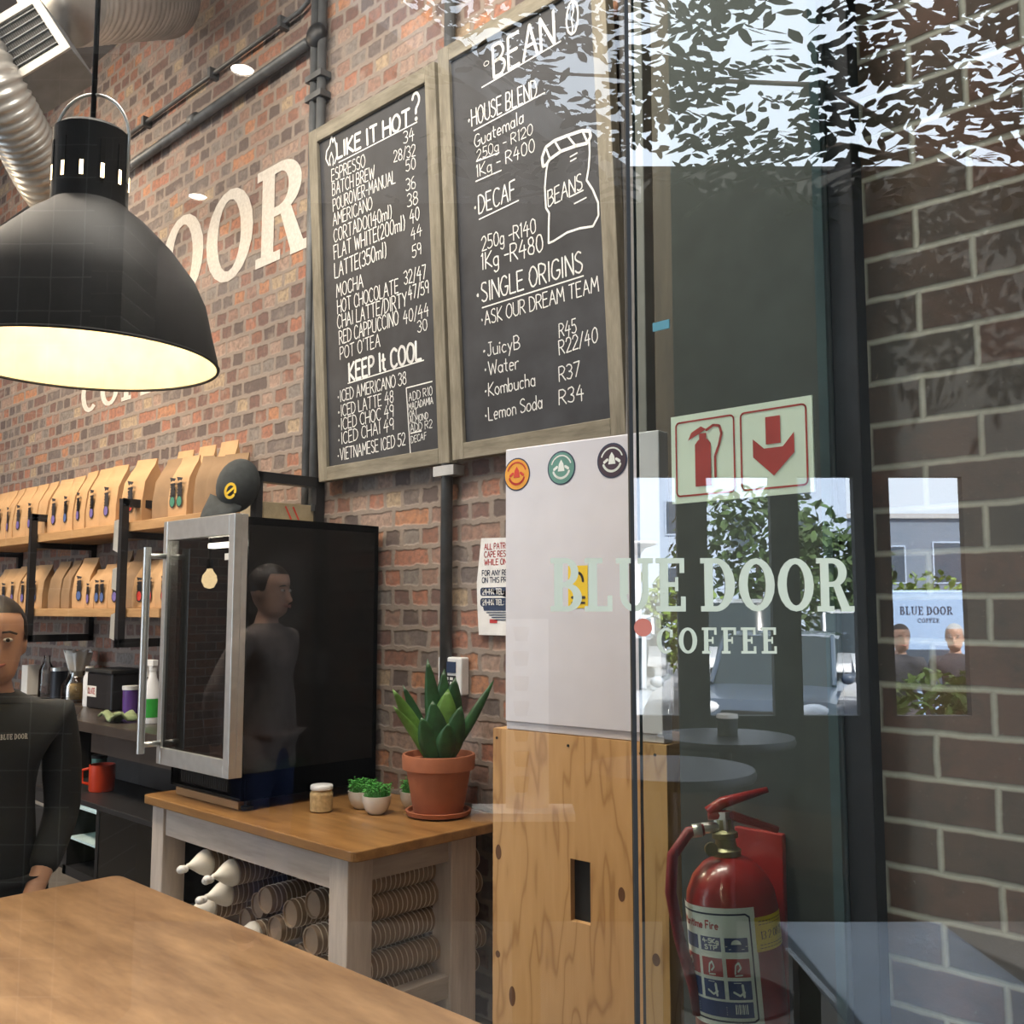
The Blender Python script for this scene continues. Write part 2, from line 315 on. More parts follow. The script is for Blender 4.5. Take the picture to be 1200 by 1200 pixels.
# slab-serif capitals as polygons in a box of height 1
def ring(cx, cy, rx, ry, ix, iy, a0=0, a1=360, n=20):
    o = arc(cx, cy, rx, ry, a0, a1, n); i = arc(cx, cy, ix, iy, a0, a1, n)
    return [[o[k], o[k+1], i[k+1], i[k]] for k in range(n)]
def rc(x0, y0, x1, y1): return [[(x0, y0), (x1, y0), (x1, y1), (x0, y1)]]
SL = {
 'B': (.66, rc(.08, 0, .26, 1)+rc(0, 0, .3, .1)+rc(0, .9, .3, 1)+rc(.26, .45, .34, .55)+ring(.32, .735, .27, .265, .11, .17, -90, 90)+ring(.34, .265, .32, .265, .14, .17, -90, 90)+rc(.26, .9, .34, 1)+rc(.26, 0, .36, .095)),
 'L': (.6, rc(.08, 0, .26, 1)+rc(0, .9, .38, 1)+rc(0, 0, .58, .1)+rc(.48, 0, .58, .3)), 'U': (.78, rc(.08, .32, .26, 1)+rc(0, .9, .36, 1)+rc(.56, .32, .68, 1)+rc(.46, .9, .78, 1)+ring(.38, .33, .3, .33, .16, .22, 180, 360)),
 'E': (.64, rc(.08, 0, .26, 1)+rc(0, .9, .6, 1)+rc(0, 0, .62, .1)+rc(.26, .46, .46, .55)+rc(.4, .38, .47, .64)+rc(.5, .72, .6, 1)+rc(.52, 0, .62, .28)), 'F': (.6, rc(.08, 0, .26, 1)+rc(0, .9, .6, 1)+rc(0, 0, .36, .1)+rc(.26, .46, .46, .55)+rc(.4, .38, .47, .64)+rc(.5, .72, .6, 1)),
 'D': (.74, rc(.08, 0, .26, 1)+rc(0, 0, .34, .1)+rc(0, .9, .34, 1)+ring(.32, .5, .4, .5, .2, .4, -90, 90)), 'O': (.76, ring(.38, .5, .38, .5, .19, .39)), 'C': (.7, ring(.38, .5, .38, .5, .19, .39, 50, 310)+rc(.54, .62, .66, .92)),
 'R': (.76, rc(.08, 0, .26, 1)+rc(0, 0, .36, .1)+rc(0, .9, .36, 1)+ring(.34, .73, .3, .27, .12, .17, -90, 90)+rc(.26, .46, .4, .555)+[[(.34, .5), (.5, .5), (.72, 0), (.52, 0)]]+rc(.5, 0, .78, .1)),
}
def slab_text(mb, txt, x0, x1, y0, h, T, gap=.1, space=.3, lift=None):
    q = 0; lift = lift or Vector((0, -1, 0))
    L = sum((SL[c][0]+gap) if c != ' ' else space for c in txt)-gap; k = (x1-x0)/L; x = x0
    for c in txt:
        if c == ' ': x += space*k; continue
        for poly in SL[c][1]: q += 1; mb.add([Vector(T(x+p[0]*k, y0+p[1]*h))+lift*(q % 12)*8e-5 for p in poly], [tuple(range(len(poly)))])
        x += (SL[c][0]+gap)*k
# ---------------------------------------------------------------- material palette
brick_old('old_brick'); brick_pier('pier_brick'); brick_pier('side_brick', axis=1, px=0, pz=0, W=.22, a=(.28, .14, .09), b=(.16, .11, .09), mo=(.30, .25, .21))
M('dark_wall', (.050, .058, .056), .6); M('concrete', (.20, .19, .18), .8, var=.2, scale=5); M('ceiling_grey', (.16, .155, .15), .9)
M('floor_concrete', (.13, .115, .10), .6, var=.25, scale=4); M('black_metal', (.018, .018, .02), .45, .3); M('dark_steel', (.035, .036, .042), .45, .5)
M('conduit', (.10, .105, .11), .5, .4, var=.25); M('galv', (.50, .49, .47), .36, .55, var=.2, scale=9); M('white_metal', (.50, .485, .46), .5); M('duct_grey', (.22, .235, .25), .6)
M('slate', (.034, .035, .040), .55, var=.35, scale=6, spec=.3); M('chalk', (.80, .80, .78), .9, var=.06); M('chalk_smudge', (.10, .10, .105), .9)
M('paint_white', (.58, .54, .49), .85, var=.12, scale=60)
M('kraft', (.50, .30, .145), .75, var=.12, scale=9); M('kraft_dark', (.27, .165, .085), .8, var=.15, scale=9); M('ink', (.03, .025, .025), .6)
for nm, c in dict(red=(.62, .05, .03), purple=(.16, .12, .34), green=(.05, .22, .14), blue=(.07, .12, .30), orange=(.80, .36, .04), teal=(.12, .30, .26), yellow=(.85, .55, .02)).items(): M('seal_'+nm, c, .6)
M('steel', (.70, .71, .69), .34, .85, var=.06, scale=30); M('fridge_black', (.005, .005, .005), .16, 0, spec=.22); M('fridge_blue', (.010, .016, .045), .35)
M('shade_black', (.022, .022, .023), .62, 0, spec=.22); M('cream', (.82, .71, .47), .6)
M('terracotta', (.36, .12, .055), .8, var=.14); M('soil', (.03, .02, .015), .95); M('leaf_dark', (.020, .075, .022), .4, var=.4, scale=20); M('leaf_light', (.09, .20, .03), .4, var=.3, scale=25)
M('porcelain', (.66, .63, .58), .25); M('microgreen', (.07, .34, .05), .6, var=.3, scale=60); M('spice', (.46, .32, .15), .7, var=.25, scale=80); M('plastic_white', (.72, .72, .72), .35)
M('panel_white', (.66, .655, .72), .35, var=.03); M('paper', (.72, .70, .66), .8, var=.04)
M('ext_red', (.30, .014, .012), .32, coat=.4, var=.1); M('hose_red', (.22, .018, .025), .45); M('brass', (.40, .38, .22), .4, .8); M('label_white', (.84, .90, .88), .4, var=.02); M('label_blue', (.022, .055, .20), .4); M('label_red', (.42, .03, .03), .4)
M('label_navy', (.015, .03, .08), .5); M('label_yellow', (.86, .60, .01), .45, var=.03); M('sign_glow', (.68, .88, .75), .45, var=.02); M('sign_red', (.38, .035, .025), .5)
M('vinyl', (.54, .55, .42), .6, var=.02); M('rim_paper', (.66, .58, .46), .7); M('cup_kraft', (.25, .175, .115), .7, var=.12); M('cup_white', (.78, .74, .66), .6); M('poly', (.82, .80, .77), .3)
M('skin', (.52, .30, .21), .5, var=.05); M('lips', (.38, .14, .11), .5); M('hair_dark', (.018, .012, .010), .5); M('tee_black', (.022, .026, .030), .9); M('denim', (.05, .085, .16), .9, var=.25, scale=60); M('eye_white', (.7, .68, .65), .3)
M('counter_dark', (.050, .040, .034), .32, var=.3, scale=8); M('cap_cloth', (.040, .045, .046), .9, var=.2, scale=30); M('tape_blue', (.12, .45, .66), .5); M('rubber', (.012, .012, .012), .8)
M('mug_red', (.55, .045, .012), .35); M('tin_purple', (.10, .04, .22), .4); M('spray_green', (.03, .30, .04), .4); M('cloth_green', (.22, .27, .14), .9); M('amber', (.80, .42, .02), .4)
wood('bench_top', (.20, .095, .03), (.42, .22, .075), (1.2, 9, 9), .32); wood('bench_grey', (.46, .385, .33), (.72, .63, .55), (9, 9, 1.0), .7); wood('bench_rail', (.46, .385, .33), (.72, .63, .55), (1.0, 9, 9), .7)
wood('bench_side_rail', (.32, .27, .235), (.54, .47, .40), (9, 1.0, 9), .7)
wood('table_top', (.25, .135, .062), (.56, .345, .18), (1.3, 5, 5), .42, 1.5); wood('shelf_wood', (.38, .20, .08), (.62, .38, .17), (1, 10, 10), .6); wood('weathered', (.155, .135, .098), (.33, .295, .225), (7, 7, 1.1), .8, 2.2, .2)
wood('weathered_h', (.155, .135, .098), (.33, .295, .225), (1.1, 7, 7), .8, 2.2, .2); wood('crate_wood', (.34, .26, .15), (.5, .40, .25), (1, 8, 8), .7); wood('jamb_wood', (.06, .045, .032), (.12, .088, .06), (8, 8, 1), .6)
def plywood(name):
    s = N(name); s.set(.5)
    v = s.coords('Object', (3.4, 3.4, .55))
    n1 = s.noise(v, 1.6, 3, .55)
    rings = s.math('FRACT', s.math('MULTIPLY', n1, 9))
    tri = s.math('ABSOLUTE', s.math('SUBTRACT', rings, .5))
    c = s.ramp(tri, [(.0, (.40, .21, .075)), (.12, (.56, .33, .135)), (.5, (.60, .36, .155))])
    f = s.noise(s.coords('Object', (60, 60, 2)), 3, 3)
    c = s.mix(s.math('MULTIPLY', f, .30), c, (.34, .18, .06))
    s.l(c, s.b.inputs['Base Color']); MATS[name] = s.m
plywood('plywood')
emit('bulb_glow', (1, .72, .38), 9); emit('reflection_glow', (1, .93, .80), 22); emit('downlight_glow', (1, .9, .75), 30); emit('shade_inner_glow', (1, .74, .36), 1.05)
glass('pane', 1.95); clear('pane_back', (.97, .985, .98)); glass('door_pane', 1.35, (.80, .87, .84)); clear('door_pane_back', (.97, .99, .98)); glass('jar_glass', 1.5, (.93, .93, .92), .03); glass('fridge_pane', 1.6, (.14, .135, .125)); M('glass_edge', (.07, .11, .125), .25); glass('pane_coated', 2.55)
m_ = MATS
# ---------------------------------------------------------------- setting
def setting(name, mb, mat, **k): return mb.build(name, m_[mat], kind='structure', **k)
setting('wall_back', MB().box((-9.2, 0, 0), (-.3, .22, 5.25)), 'old_brick')
setting('wall_left', MB().box((-9.4, -9, 0), (-9.2, .2, 5.25)), 'side_brick')
def cfpoly(pts): return [tuple(cf(R, D, 0).xy) for R, D in pts]
setting('floor', MB().slab([(-9.4, .22), (-9.4, -9.2), tuple(cf(-6.5, .98, 0).xy), tuple(cf(2.2, .98, 0).xy), (1.2, .22)], -.1, 0), 'floor_concrete')
setting('ceiling', MB().slab([(-9.4, .22), (-9.4, -9.2), tuple(cf(-6.5, .98, 0).xy), tuple(cf(2.2, .98, 0).xy), (1.2, .22)], 5.22, 5.4), 'ceiling_grey')
f1 = MB().slab(cfpoly([(-6.6, .86), (-2.3, .86), (-2.3, 1.04), (-6.6, 1.04)]), 0, 7.6)  # unseen upper wall, made this tall to keep sun off the terrace
f1.slab(cfpoly([(-2.3, .86), (3.2, .86), (3.2, 1.04), (-2.3, 1.04)]), 3.3, 7.6)
f1.slab(cfpoly([(1.5, .86), (3.2, .86), (3.2, 1.04), (1.5, 1.04)]), 0, 3.3)
setting('wall_front', f1, 'dark_wall')
setting('wall_partition', MB().box((-1.31, -.8, 0), (-.90, -.02, 5.22)), 'dark_wall')
setting('wall_right', MB().box((-.845, -.8, 0), (.42, -.3, 5.22)), 'pier_brick')
setting('trim_1', MB().box((-2.03, -.06, 0), (-1.93, -.002, 5.2)), 'concrete', bevel=.004)
setting('trim_2', MB().box((-1.88, -.08, 0), (-1.76, -.002, 5.2)), 'jamb_wood', bevel=.004)
setting('trim_3', MB().box((-.90, -.84, 0), (-.846, -.70, 5.2)), 'dark_steel', bevel=.003)
setting('trim_4', MB().box((-.925, -.855, 0), (-.905, -.80, 5.2)), 'glass_edge')
# front glazing: two panes that meet at a dark joint
def pane(name, R0, R1, D, z0, z1, mats, t=.01):
    mb = MB(); a = [cf(R0, D, z0), cf(R1, D, z0), cf(R1, D, z1), cf(R0, D, z1)]; b = [cf(R0, D+t, z0), cf(R1, D+t, z0), cf(R1, D+t, z1), cf(R0, D+t, z1)]
    mb.add(a, [(0, 1, 2, 3)]); mb.cur = 1; mb.add(b, [(3, 2, 1, 0)])
    mb.add(a+b, [(0, 4, 5, 1), (1, 5, 6, 2), (2, 6, 7, 3), (3, 7, 4, 0)])
    o = mb.build(name, [m_[x] for x in mats], kind='structure'); return o
pane('window_1', -2.29, .1135, .95, .05, 3.29, ('pane', 'pane_back'))
pane('window_2', .1165, 1.49, .95, .05, 3.29, ('pane_coated', 'pane_back'))
setting('window_3', MB().slab(cfpoly([(.1128, .9485), (.1166, .9485), (.1166, .962), (.1128, .962)]), .05, 3.29), 'rubber')
# inner glass door leaf
dm = MB(); X0, X1 = -1.226, -.80
V = [(X0, -1.06, .02), (X1, -1.06, .02), (X1, -1.06, 3.2), (X0, -1.06, 3.2)]; V2 = [(x, -1.05, z) for x, y, z in V]
dm.add(V, [(0, 1, 2, 3)]); dm.cur = 1; dm.add(V2, [(3, 2, 1, 0)]); dm.cur = 2; dm.add(V+V2, [(0, 4, 5, 1), (1, 5, 6, 2), (2, 6, 7, 3), (3, 7, 4, 0)])
dm.build('door_1', [m_['door_pane'], m_['door_pane_back'], m_['glass_edge']], kind='structure')
# ---------------------------------------------------------------- painted wall lettering
mb = MB(); T = lambda x, z: (x, -.003, z)
slab_text(mb, 'DOOR', -5.98, -3.965, 3.255, .515, T, .05)
tag(mb.build('painted_wall_lettering', m_['paint_white']), 'large white painted serif letters on the old brick wall beside the left menu board', 'lettering')
mb = MB(); slab_text(mb, 'COFFEE', -6.55, -4.95, 2.78, .25, T, .1)
tag(mb.build('painted_wall_lettering', m_['paint_white']), 'smaller row of white painted letters on the brick wall, just below the pendant lamp rim', 'lettering')
# ---------------------------------------------------------------- conduits
def saddle(mb, p, r): mb.box((p[0]-.015, p[1]-r*1.3, p[2]-r*1.5), (p[0]+.015, p[1]+.03, p[2]+r*1.5))
t = thing('conduit_pipe', 'thin grey conduit running along the brick wall above the thicker pipe', 'pipe', (-6, -.03, 4.485))
MB().tube([(-3, 0, 0), (1.95, 0, 0), (2.02, 0, .02), (2.06, 0, .1), (2.06, 0, .7)], .0125).build('pipe', m_['conduit'], t, smooth=True)
for x in (-1.5, -.6, .3, 1.1, 1.8): b = MB(); saddle(b, (x, 0, 0), .02); b.build('saddle', m_['conduit'], t)
t = thing('conduit_pipe', 'thick dark horizontal pipe on the brick wall above the painted letters', 'pipe', (-6, -.045, 4.27))
MB().tube([(-3, 0, -.05), (2.05, 0, 0)], .027).build('pipe', m_['conduit'], t, smooth=True)
for x in (-.8, .9): MB().tube([(x, 0, 0), (x+.07, 0, 0)], .035).build('coupling', m_['conduit'], t, smooth=True)
t = thing('conduit_pipe', 'pair of vertical conduits with a junction behind the left menu board', 'pipe', (-3.90, -.035, 1.0))
for dx in (-.005, .055): MB().tube([(dx, 0, 0), (dx, 0, 4.1)], .022).build('pipe', m_['conduit'], t, smooth=True)
MB().ball((.02, -.01, 3.28), (.07, .04, .06)).build('junction_box', m_['black_metal'], t, smooth=True)
for z in (.95, 2.95, 3.05): b = MB(); b.box((-.04, -.03, z), (.09, .03, z+.03)); b.build('saddle', m_['conduit'], t)
t = thing('conduit_pipe', 'vertical conduit between the two menu boards down the brick wall', 'pipe', (-2.93, -.035, .4))
MB().tube([(0, 0, 0), (0, 0, 4.7)], .024).build('pipe', m_['conduit'], t, smooth=True)
b = MB(); b.box((-.05, -.03, 1.63), (.07, .03, 1.67)); b.build('saddle', m_['galv'], t)
# ---------------------------------------------------------------- chalk menu boards
TILT = math.atan(.1/1.7)
def menu_board(x, z, s0, s1, h, label, lines, extra, fw=.064):
    t = thing('menu_board', label, 'chalkboard', (x, -.045, z), (TILT, 0, 0), 'framed chalk menu boards')
    MB().box((s0+.03, 0, .03), (s1-.03, .025, h-.03)).build('slate', m_['slate'], t)
    for a, b_ in (((s0, 0), (s0+fw, h)), ((s1-fw, 0), (s1, h))):
        MB().box((a[0], -.016, a[1]), (b_[0], .03, b_[1])).build('frame_rail', m_['weathered'], t, bevel=.003)
    for a, b_ in (((s0+fw, 0), (s1-fw, fw)), ((s0+fw, h-fw), (s1-fw, h))):
        MB().box((a[0], -.016, a[1]), (b_[0], .03, b_[1])).build('frame_rail', m_['weathered_h'], t, bevel=.003)
    mb = MB(); T = lambda px, pz: (px, -.0015, pz)
    for txt, ax, az, bx, bz, hh in lines:
        ax, bx = .13+(ax-.13)*.955, .13+(bx-.13)*.955
        if txt == '_': stroke(mb, [(ax, az), (bx, bz)], .0026, T); continue
        text_line(mb, txt, ax, az, bx, bz, hh, .0062 if txt in BOLD else max(.0014, min(.0034, hh*.042)), T, .0014)
    mb.build('chalk_lettering', m_['chalk'], t)
    mb = MB()
    for pl_, hw in extra: stroke(mb, pl_, hw, T, .001)
    mb.build('chalk_drawing', m_['chalk'], t)
    return t
BOLD = ('LIKE IT HOT', '?', 'BEAN', 'KEEP It COOL')
D_b1 = [('LIKE IT HOT',0.264,1.45,0.793,1.43,0.07),('?',0.815,1.44,0.858,1.435,0.115),('ESPRESSO',0.216,1.356,0.473,1.351,0.056),('BATCH BREW',0.218,1.291,0.537,1.28,0.056),('POUROVER-MANUAL',0.221,1.218,0.682,1.218,0.056),('AMERICANO',0.217,1.151,0.513,1.15,0.056),('CORTADO(140ml)',0.22,1.075,0.647,1.077,0.059),('FLAT WHITE(200ml)',0.216,0.998,0.734,1.005,0.063),('LATTE(350ml)',0.217,0.911,0.601,0.92,0.067),('34',0.748,1.365,0.816,1.364,0.051),('28/32',0.676,1.308,0.822,1.293,0.049),('50',0.757,1.244,0.819,1.238,0.048),('36',0.753,1.162,0.815,1.157,0.051),('38',0.759,1.091,0.826,1.089,0.054),('40',0.771,1.019,0.833,1.022,0.054),('44',0.773,0.949,0.844,0.954,0.047),('59',0.779,0.872,0.835,0.875,0.051),('MOCHA',0.227,0.821,0.428,0.824,0.06),('32/47',0.718,0.773,0.862,0.769,0.056),('HOT CHOCOLATE',0.23,0.747,0.676,0.749,0.06),('47/59',0.742,0.704,0.875,0.704,0.055),('CHAI LATTE/DIRTY',0.226,0.679,0.73,0.681,0.06),('40/44',0.703,0.611,0.87,0.614,0.052),('RED CAPPUCCINO',0.236,0.605,0.669,0.615,0.06),('30',0.796,0.556,0.856,0.555,0.047),("POT O'TEA",0.239,0.536,0.536,0.545,0.056),('KEEP It COOL',0.305,0.429,0.812,0.443,0.079),('.ICED AMERICANO 38',0.212,0.347,0.707,0.357,0.052),('.ICED LATTE 48',0.212,0.279,0.617,0.292,0.052),('.ICED CHOC 49',0.209,0.219,0.614,0.232,0.052),('.ICED CHAI 49',0.206,0.155,0.611,0.176,0.052),('.VIETNAMESE ICED 52',0.198,0.084,0.687,0.104,0.052),('ADD R10',0.72,0.281,0.874,0.287,0.035),('MACADAMIA',0.718,0.244,0.877,0.251,0.028),('OAT',0.722,0.214,0.772,0.218,0.026),('ALMOND',0.72,0.188,0.842,0.194,0.026),('ADD R2',0.724,0.151,0.866,0.155,0.033),('DECAF',0.727,0.106,0.826,0.113,0.028),('_',0.292,0.421,0.828,0.436,0.0),('_',0.706,0.339,0.876,0.341,0.0),('_',0.706,0.339,0.719,0.056,0.0),('_',0.724,0.147,0.796,0.149,0.0),('_',0.275,1.428,0.84,1.428,0.0)]
D_b2 = [('BEAN',0.337,1.442,0.662,1.449,0.123),('o',0.283,1.503,0.312,1.502,0.033),('_',0.267,1.428,0.692,1.448,0.0),('.HOUSE BLEND',0.182,1.295,0.56,1.289,0.067),('_',0.211,1.275,0.602,1.29,0.0),('Guatemala',0.213,1.205,0.486,1.217,0.05),('250g - R120',0.222,1.152,0.531,1.159,0.04),('1Kg - R400',0.218,1.087,0.538,1.093,0.048),('_',0.211,1.073,0.357,1.074,0.0),('_',0.219,1.15,0.349,1.145,0.0),('.DECAF',0.198,0.941,0.427,0.946,0.071),('_',0.221,0.92,0.443,0.934,0.0),('BEANS',0.595,0.869,0.763,0.887,0.058),('_',0.699,0.875,0.768,0.881,0.0),('_',0.722,0.845,0.78,0.851,0.0),('_',0.712,1.017,0.747,1.021,0.0),('_',0.713,1.001,0.741,1.004,0.0),('250g -R140',0.231,0.794,0.526,0.791,0.054),('1Kg -R480',0.227,0.72,0.558,0.715,0.064),('.SINGLE ORIGINS',0.193,0.596,0.746,0.596,0.074),('_',0.219,0.574,0.75,0.58,0.0),('.ASK OUR DREAM TEAM',0.212,0.504,0.817,0.512,0.053),('R45',0.621,0.384,0.705,0.389,0.049),('R22/40',0.617,0.322,0.802,0.337,0.052),('R37',0.612,0.227,0.711,0.233,0.052),('R34',0.607,0.143,0.725,0.149,0.053),('.JuicyB',0.217,0.383,0.417,0.381,0.051),('.Water',0.22,0.31,0.407,0.307,0.051),('.Kombucha',0.217,0.228,0.489,0.231,0.051),('.Lemon Soda',0.212,0.134,0.52,0.144,0.051)]
D_sack_roll = [(0.557,1.023),(0.554,1.056),(0.574,1.089),(0.616,1.099),(0.677,1.098),(0.746,1.093),(0.779,1.079),(0.783,1.059),(0.767,1.041),(0.714,1.047),(0.644,1.051),(0.592,1.04),(0.571,1.023),(0.557,1.023)]
D_sack = [(0.584,1.037),(0.572,1.003),(0.562,0.943),(0.562,0.868),(0.576,0.844),(0.572,0.798),(0.567,0.737),(0.59,0.737),(0.657,0.752),(0.716,0.751),(0.774,0.743),(0.802,0.773),(0.802,0.818),(0.781,0.87),(0.755,0.912),(0.767,0.95),(0.775,1.001),(0.775,1.043)]
D_bean = [(0.73,1.573),(0.748,1.55),(0.753,1.516),(0.747,1.48),(0.733,1.455),(0.717,1.451),(0.703,1.467),(0.697,1.501),(0.703,1.538),(0.714,1.564),(0.73,1.573)]
D_bean2 = [(0.729,1.57),(0.732,1.533),(0.721,1.507),(0.726,1.473),(0.72,1.453)]
D_flame = [(0.195,1.438),(0.174,1.475),(0.18,1.508),(0.206,1.526),(0.22,1.567),(0.231,1.533),(0.241,1.552),(0.254,1.502),(0.256,1.464),(0.238,1.432)]
D_flame2 = [(0.207,1.434),(0.199,1.464),(0.216,1.492),(0.231,1.457),(0.226,1.428)]
menu_board(-3.83, 2.08, .062, .942, 1.63, 'framed chalk board headed LIKE IT HOT with hot drink prices', D_b1, [(D_flame, .004), (D_flame2, .003)])
hatch = [([(D_sack_roll[i][0], D_sack_roll[i][1]), (D_sack_roll[13-i][0], D_sack_roll[13-i][1])], .004) for i in range(2, 6)]
menu_board(-2.90, 2.085, .03, .885, 1.66, 'framed chalk board headed BEAN with a drawn coffee sack', D_b2, [(D_sack_roll, .006), (D_sack, .004), (D_bean, .004), (D_bean2, .003)]+hatch)
# ---------------------------------------------------------------- ceiling ducts and grille
t = thing('air_duct', 'large ribbed silver round duct near the ceiling above the hanging lamp', 'duct', (0, 0, 0))
def ribbed(path, r, ribs, amp):
    P = [Vector(p) for p in path]; pts = []; rr = []
    n = ribs*4
    for i in range(n+1):
        u = i/n*(len(P)-1); k = min(int(u), len(P)-2); f = u-k
        p0, p1, p2, p3 = P[max(k-1, 0)], P[k], P[k+1], P[min(k+2, len(P)-1)]
        pts.append(.5*((2*p1)+(p2-p0)*f+(2*p0-5*p1+4*p2-p3)*f*f+(3*p1-p0-3*p2+p3)*f**3)); rr.append(r+amp*math.cos(2*PI*i/4))
    return MB().tube(pts, rr, 28)
ribbed([(-4.677, -0.958, 4.429), (-4.92, -0.54, 4.74), (-5.10, -0.26, 4.95)], .23, 22, .011).build('duct_tube', m_['galv'], t, smooth=True)
t = thing('air_duct', 'flexible silver duct curving down at the top left behind the lamp neck', 'duct', (0, 0, 0))
ribbed([(-4.74, -1.44, 4.22), (-4.66, -1.24, 3.86), (-4.78, -1.05, 3.70), (-5.0, -.82, 3.58), (-5.4, -.42, 3.6)], .13, 34, .007).build('duct_tube', m_['galv'], t, smooth=True)
t = thing('air_vent', 'white slatted air grille on a grey duct box at the top left corner', 'vent', (-4.575, -1.14, 4.085))
e1 = Vector((.105, .102, -.222)).normalized(); e2 = Vector((-.094, -.091, -.191)); e2 = (e2-e1*e2.dot(e1)).normalized(); e3 = e1.cross(e2)
if e3.dot(Vector((0, -2.7, 1.5))-t.location) < 0: e3 = -e3
TM = Matrix((e1, e2, e3)).transposed().to_4x4()
MB().box((-.155, -.15, -.30), (.155, .15, -.012), TM).build('duct_box', m_['duct_grey'], t, bevel=.004)
b = MB()
for lo, hi in (((-.155, -.15, -.012), (.155, -.112, .004)), ((-.155, .112, -.012), (.155, .15, .004)), ((-.155, -.112, -.012), (-.117, .112, .004)), ((.117, -.112, -.012), (.155, .112, .004))): b.box(lo, hi, TM)
b.build('grille_frame', m_['white_metal'], t, bevel=.002)
MB().box((-.117, -.112, -.014), (.117, .112, -.009), TM).build('grille_back', m_['rubber'], t)
b = MB()
for k in range(6): b.box((-.117+.039*k-.002+.02, -.112, -.009), (-.117+.039*k+.002+.02, .112, .001), TM)
for k in range(22): b.box((-.117, -.110+.0102*k, -.008), (.117, -.1092+.0102*k, -.007), TM)
b.build('grille_slat', m_['duct_grey'], t)

# ---------------------------------------------------------------- shelving with coffee bags
t = thing('wall_shelf', 'two-tier wooden wall shelf on dark steel brackets behind the coffee bags', 'shelf', (0, 0, 0))
MB().box((-7.9, -.36, 1.905), (-4.07, -.02, 1.955)).build('shelf_board', m_['shelf_wood'], t, bevel=.003)
MB().box((-7.9, -.36, 1.462), (-4.66, -.02, 1.508)).build('shelf_board', m_['shelf_wood'], t, bevel=.003)
MB().box((-4.03, -.34, 1.86), (-3.80, -.02, 1.90)).build('shelf_board', m_['crate_wood'], t, bevel=.003)
def bracket(x, z0, z1):
    b = MB(); e = .021
    b.box((x-e, -.40, z0), (x+e, -.365, z1)); b.box((x-e, -.40, z0), (x+e, -.01, z0+.042)); b.box((x-e, -.40, z1-.042), (x+e, -.01, z1)); b.box((x-e, -.035, z0), (x+e, -.002, z1))
    b.box((x-e, -.37, 1.87), (x+e, -.01, 1.903))
    b.build('bracket', m_['black_metal'], t, bevel=.002)
bracket(-5.03, 1.31, 2.075); bracket(-6.24, 1.31, 2.075); bracket(-7.45, 1.31, 2.075)
b = MB(); b.box((-3.85, -.36, 2.06), (-3.80, -.01, 2.105)); b.box((-3.85, -.05, 1.86), (-3.80, -.005, 2.1)); b.box((-3.85, -.36, 1.80), (-3.80, -.33, 2.1)); b.build('bracket', m_['black_metal'], t)
def coffee_bag(w_, d_, h_, seal, dark=False, marks=1):
    body = MB(); rows = []
    prof = [(0, 1, 1), (.03, 1.02, 1.03), (.30, 1.03, 1.06), (.62, 1.0, .82), (.80, .97, .42), (.90, .95, .13), (1.0, .95, .05)]
    for z, a, b_ in prof:
        X, Y = w_/2*a, d_/2*b_; k = .25 if z < .85 else .0                                  # gusset folded in at the sides
        y0 = -d_/2*0.9*(z > .6)*(z-.6)*-.9
        rows.append([(-X, -Y+y0, z*h_), (-X*.33, -Y-.004*(z < .9)+y0, z*h_), (X*.33, -Y-.004*(z < .9)+y0, z*h_), (X, -Y+y0, z*h_), (X-k*d_*.22*(z > .1), y0, z*h_), (X, Y+y0, z*h_), (0, Y+y0, z*h_), (-X, Y+y0, z*h_), (-X+k*d_*.22*(z > .1), y0, z*h_)])
    body.grid(rows, closed=True); body.add(rows[0], [tuple(range(9))]); body.add(rows[-1], [tuple(range(9))])
    root = thing('coffee_bag', '', 'coffee bag')
    o = body.build('bag', m_['kraft_dark' if dark else 'kraft'], root, smooth=True, auto=35)  # dark bags: kraft with their shade put into the colour
    if seal:
        for k in range(marks):
            em = MB(); sx = (k-(marks-1)/2)*.058; Y = -d_/2*1.07-.008; T = lambda x, z: (x, Y, z)
            em.add([T(sx+x, h_*z) for x, z in ((-.026, .64), (.026, .615), (.012, .57), (0, .585), (-.014, .565))], [(0, 1, 2, 3, 4)])
            for z0 in (.50, .455, .41, .365, .32): stroke(em, [(sx-.018, h_*(z0+.022)), (sx+.016, h_*(z0+.03)), (sx+.014, h_*z0), (sx-.012, h_*(z0+.006))], .0055, T, .002)
            em.add([T(sx+x, z) for x, z in arc(0, h_*.25, .025, .032, 0, 340, 12)], [tuple(range(13))])
            em.build('emblem', m_['ink'], root)
            sm = MB(); Y2 = Y-.001; sm.add([(sx+x, Y2, z) for x, z in arc(0, h_*.25, .019, .025, 0, 340, 12)], [tuple(range(13))]); sm.build('seal', m_['seal_'+seal], root)
    return root
PROTO = {}
def place_bag(x, y, z, yaw, kind, label, group):
    if kind not in PROTO: o = PROTO[kind] = coffee_bag(*kind)
    else: o = dup(PROTO[kind])
    o.location = (x, y, z); o.rotation_euler = (0, 0, yaw); o['label'] = label; o['group'] = group
    return o
UP = [(-7.18, 'purple', 0), (-7.02, 'red', .05), (-6.86, 'purple', -.1), (-6.69, 'purple', .08), (-6.50, 'purple', .02), (-6.33, None, -.06), (-6.13, 'purple', .1), (-5.95, 'blue', 0), (-5.77, 'purple', -.05), (-5.59, 'purple', .04), (-5.41, 'purple', .12)]
ordn = ('first', 'second', 'third', 'fourth', 'fifth', 'sixth', 'seventh', 'eighth', 'ninth', 'tenth', 'eleventh')
